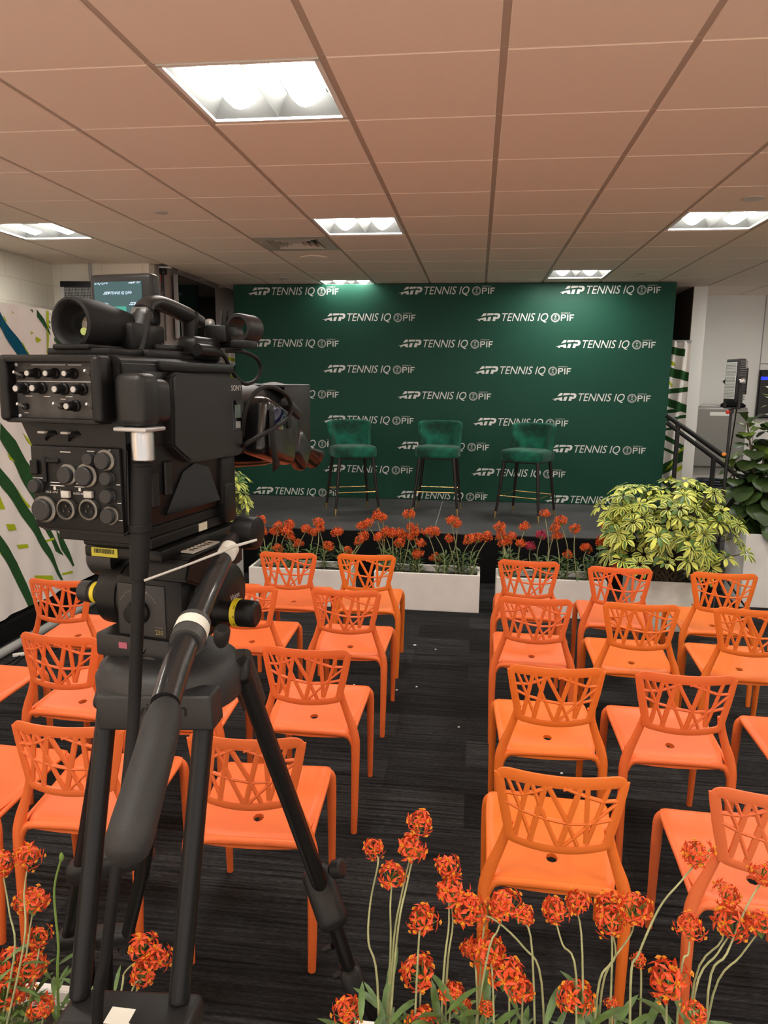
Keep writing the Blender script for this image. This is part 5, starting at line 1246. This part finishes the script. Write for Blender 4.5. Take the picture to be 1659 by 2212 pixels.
for px, py, Y in ((1312, 1125, 5.55), (1328, 1128, 5.5), (1322, 1150, 5.5), (1345, 1108, 5.6), (1480, 1066, 5.75), (1500, 1072, 5.75), (1465, 1080, 5.7), (1545, 1095, 5.7), (1560, 1108, 5.6), (1600, 1180, 5.55), (1612, 1195, 5.5), (1590, 1160, 5.6), (1350, 1165, 5.4), (1345, 1210, 5.35), (1380, 1220, 5.3), (1500, 1210, 5.3), (1440, 1215, 5.25), (1570, 1205, 5.4), (1485, 1330, 5.35), (1510, 1320, 5.36)):
    q = at_y(px, py, Y); ex.append((q, Vector((q.x-1.42, -.4, .3))))
bush('umbrella_bush', 'bushy yellow-green variegated shrub in the stained planter right of the stage', (1.43, 5.63, .34), (1.43, 5.63, .74), .50, .40, .40, 210, 3, ex)
bush('umbrella_bush', 'yellow-green variegated shrub peeking out behind the camera at left', (-2.27, 5.98, .34), (-2.27, 5.98, .80), .32, .30, .46, 110, 8)
# ------------------------------------------------------------------ fiddle-leaf fig
m_fig = [mat('fig leaf', (.042, .080, .022), .32, var=.3, vscale=12), mat('young fig leaf', (.13, .21, .030), .38, var=.25, vscale=12)]
ft_ = thing('fiddle_leaf_fig', 'tall dark green fiddle-leaf fig with big leaves at the right edge', 'plant', (2.6, 6.37, .50))
random.seed(14); f = MB(); tk = MB(); o0 = Vector((2.6, 6.37, .50))
for bx, by, tx, ty, tz, nn in ((2.38, 6.33, 2.18, 6.30, 1.50, 34), (2.46, 6.42, 2.42, 6.40, 1.70, 44), (2.42, 6.30, 2.30, 6.24, 1.25, 26), (2.60, 6.36, 2.62, 6.36, 1.70, 40), (2.72, 6.45, 2.85, 6.45, 1.85, 34), (2.30, 6.45, 2.12, 6.40, 1.15, 22)):
    a, c = Vector((bx, by, .52))-o0, Vector((tx, ty, tz))-o0
    tk.tube([a, a.lerp(c, .5)+Vector((.02, .01, 0)), c], [.014, .011, .006], 7)
    for i in range(nn):
        t_ = (i+.5)/nn; p = a.lerp(c, .10+.90*t_); q = i*2.4+random.uniform(-.5, .5); e = .25+1.1*t_**3
        d = Vector((cos(q), sin(q), e+.55)); s = (.25-.07*t_)*random.uniform(.8, 1.15)
        young = t_ > .86 and random.random() < .8 or random.random() < .07
        # fiddle outline: narrow waist, broad tip
        dn = d.normalized(); sd = dn.cross(Vector((0, 0, 1))).normalized(); up = sd.cross(dn); W = s*.40; rows = []
        prof = [(0, .04), (.12, .30), (.28, .52), (.42, .58), (.60, .88), (.76, 1.0), (.90, .78), (1.0, .15)]
        st_l = .03
        for tt, ww in prof:
            cpt = p+dn*(st_l+s*tt)-Vector((0, 0, 1))*(s*1.15*tt*tt*(1-.6*t_**3))
            rows.append([f.bm.verts.new(cpt+sd*(W*ww*k/2)+up*(W*ww*(.16*abs(k/2)+.05*sin(tt*14+k)))) for k in range(-2, 3)])
        for r0 in range(len(rows)-1):
            for k in range(4):
                fc_ = f.bm.faces.new((rows[r0][k], rows[r0][k+1], rows[r0+1][k+1], rows[r0+1][k])); fc_.material_index = 1 if young else 0
f.build('foliage', m_fig, ft_, smooth=80, fix=False); tk.build('stems', m_bark, ft_)
# ------------------------------------------------------------------ paper scraps on the carpet
for k, (x, y, s, w_) in enumerate([(896, 1394, .011, 'largest white scrap on the aisle carpet beside the second left row'), (941, 1403, .006, 'small white scrap on the aisle carpet, rightmost of the upper pair'), (857, 1491, .007, 'small white scrap on the aisle carpet beside the third left chair back'), (900, 1484, .006, 'tiny white scrap in the middle of the aisle carpet'), (765, 1480, .007, 'tiny white scrap on the carpet near the second row chair legs'), (991, 1571, .006, 'tiny white scrap on the aisle carpet toward the right chairs'), (1213, 1671, .007, 'tiny white scrap on the carpet under the right third row')]):
    o = MB().prism([(-1, -.6), (.2, -1), (1, .1), (.4, .9), (-.7, .6)], lambda a, c, d, s=s: (a*s, c*s, d), .0, .003).build('paper_scrap', m_white); o.location = at_z(x, y, 0)+Vector((0, 0, .0005)); tag(o, w_, 'scrap', 'paper scraps on the carpet')
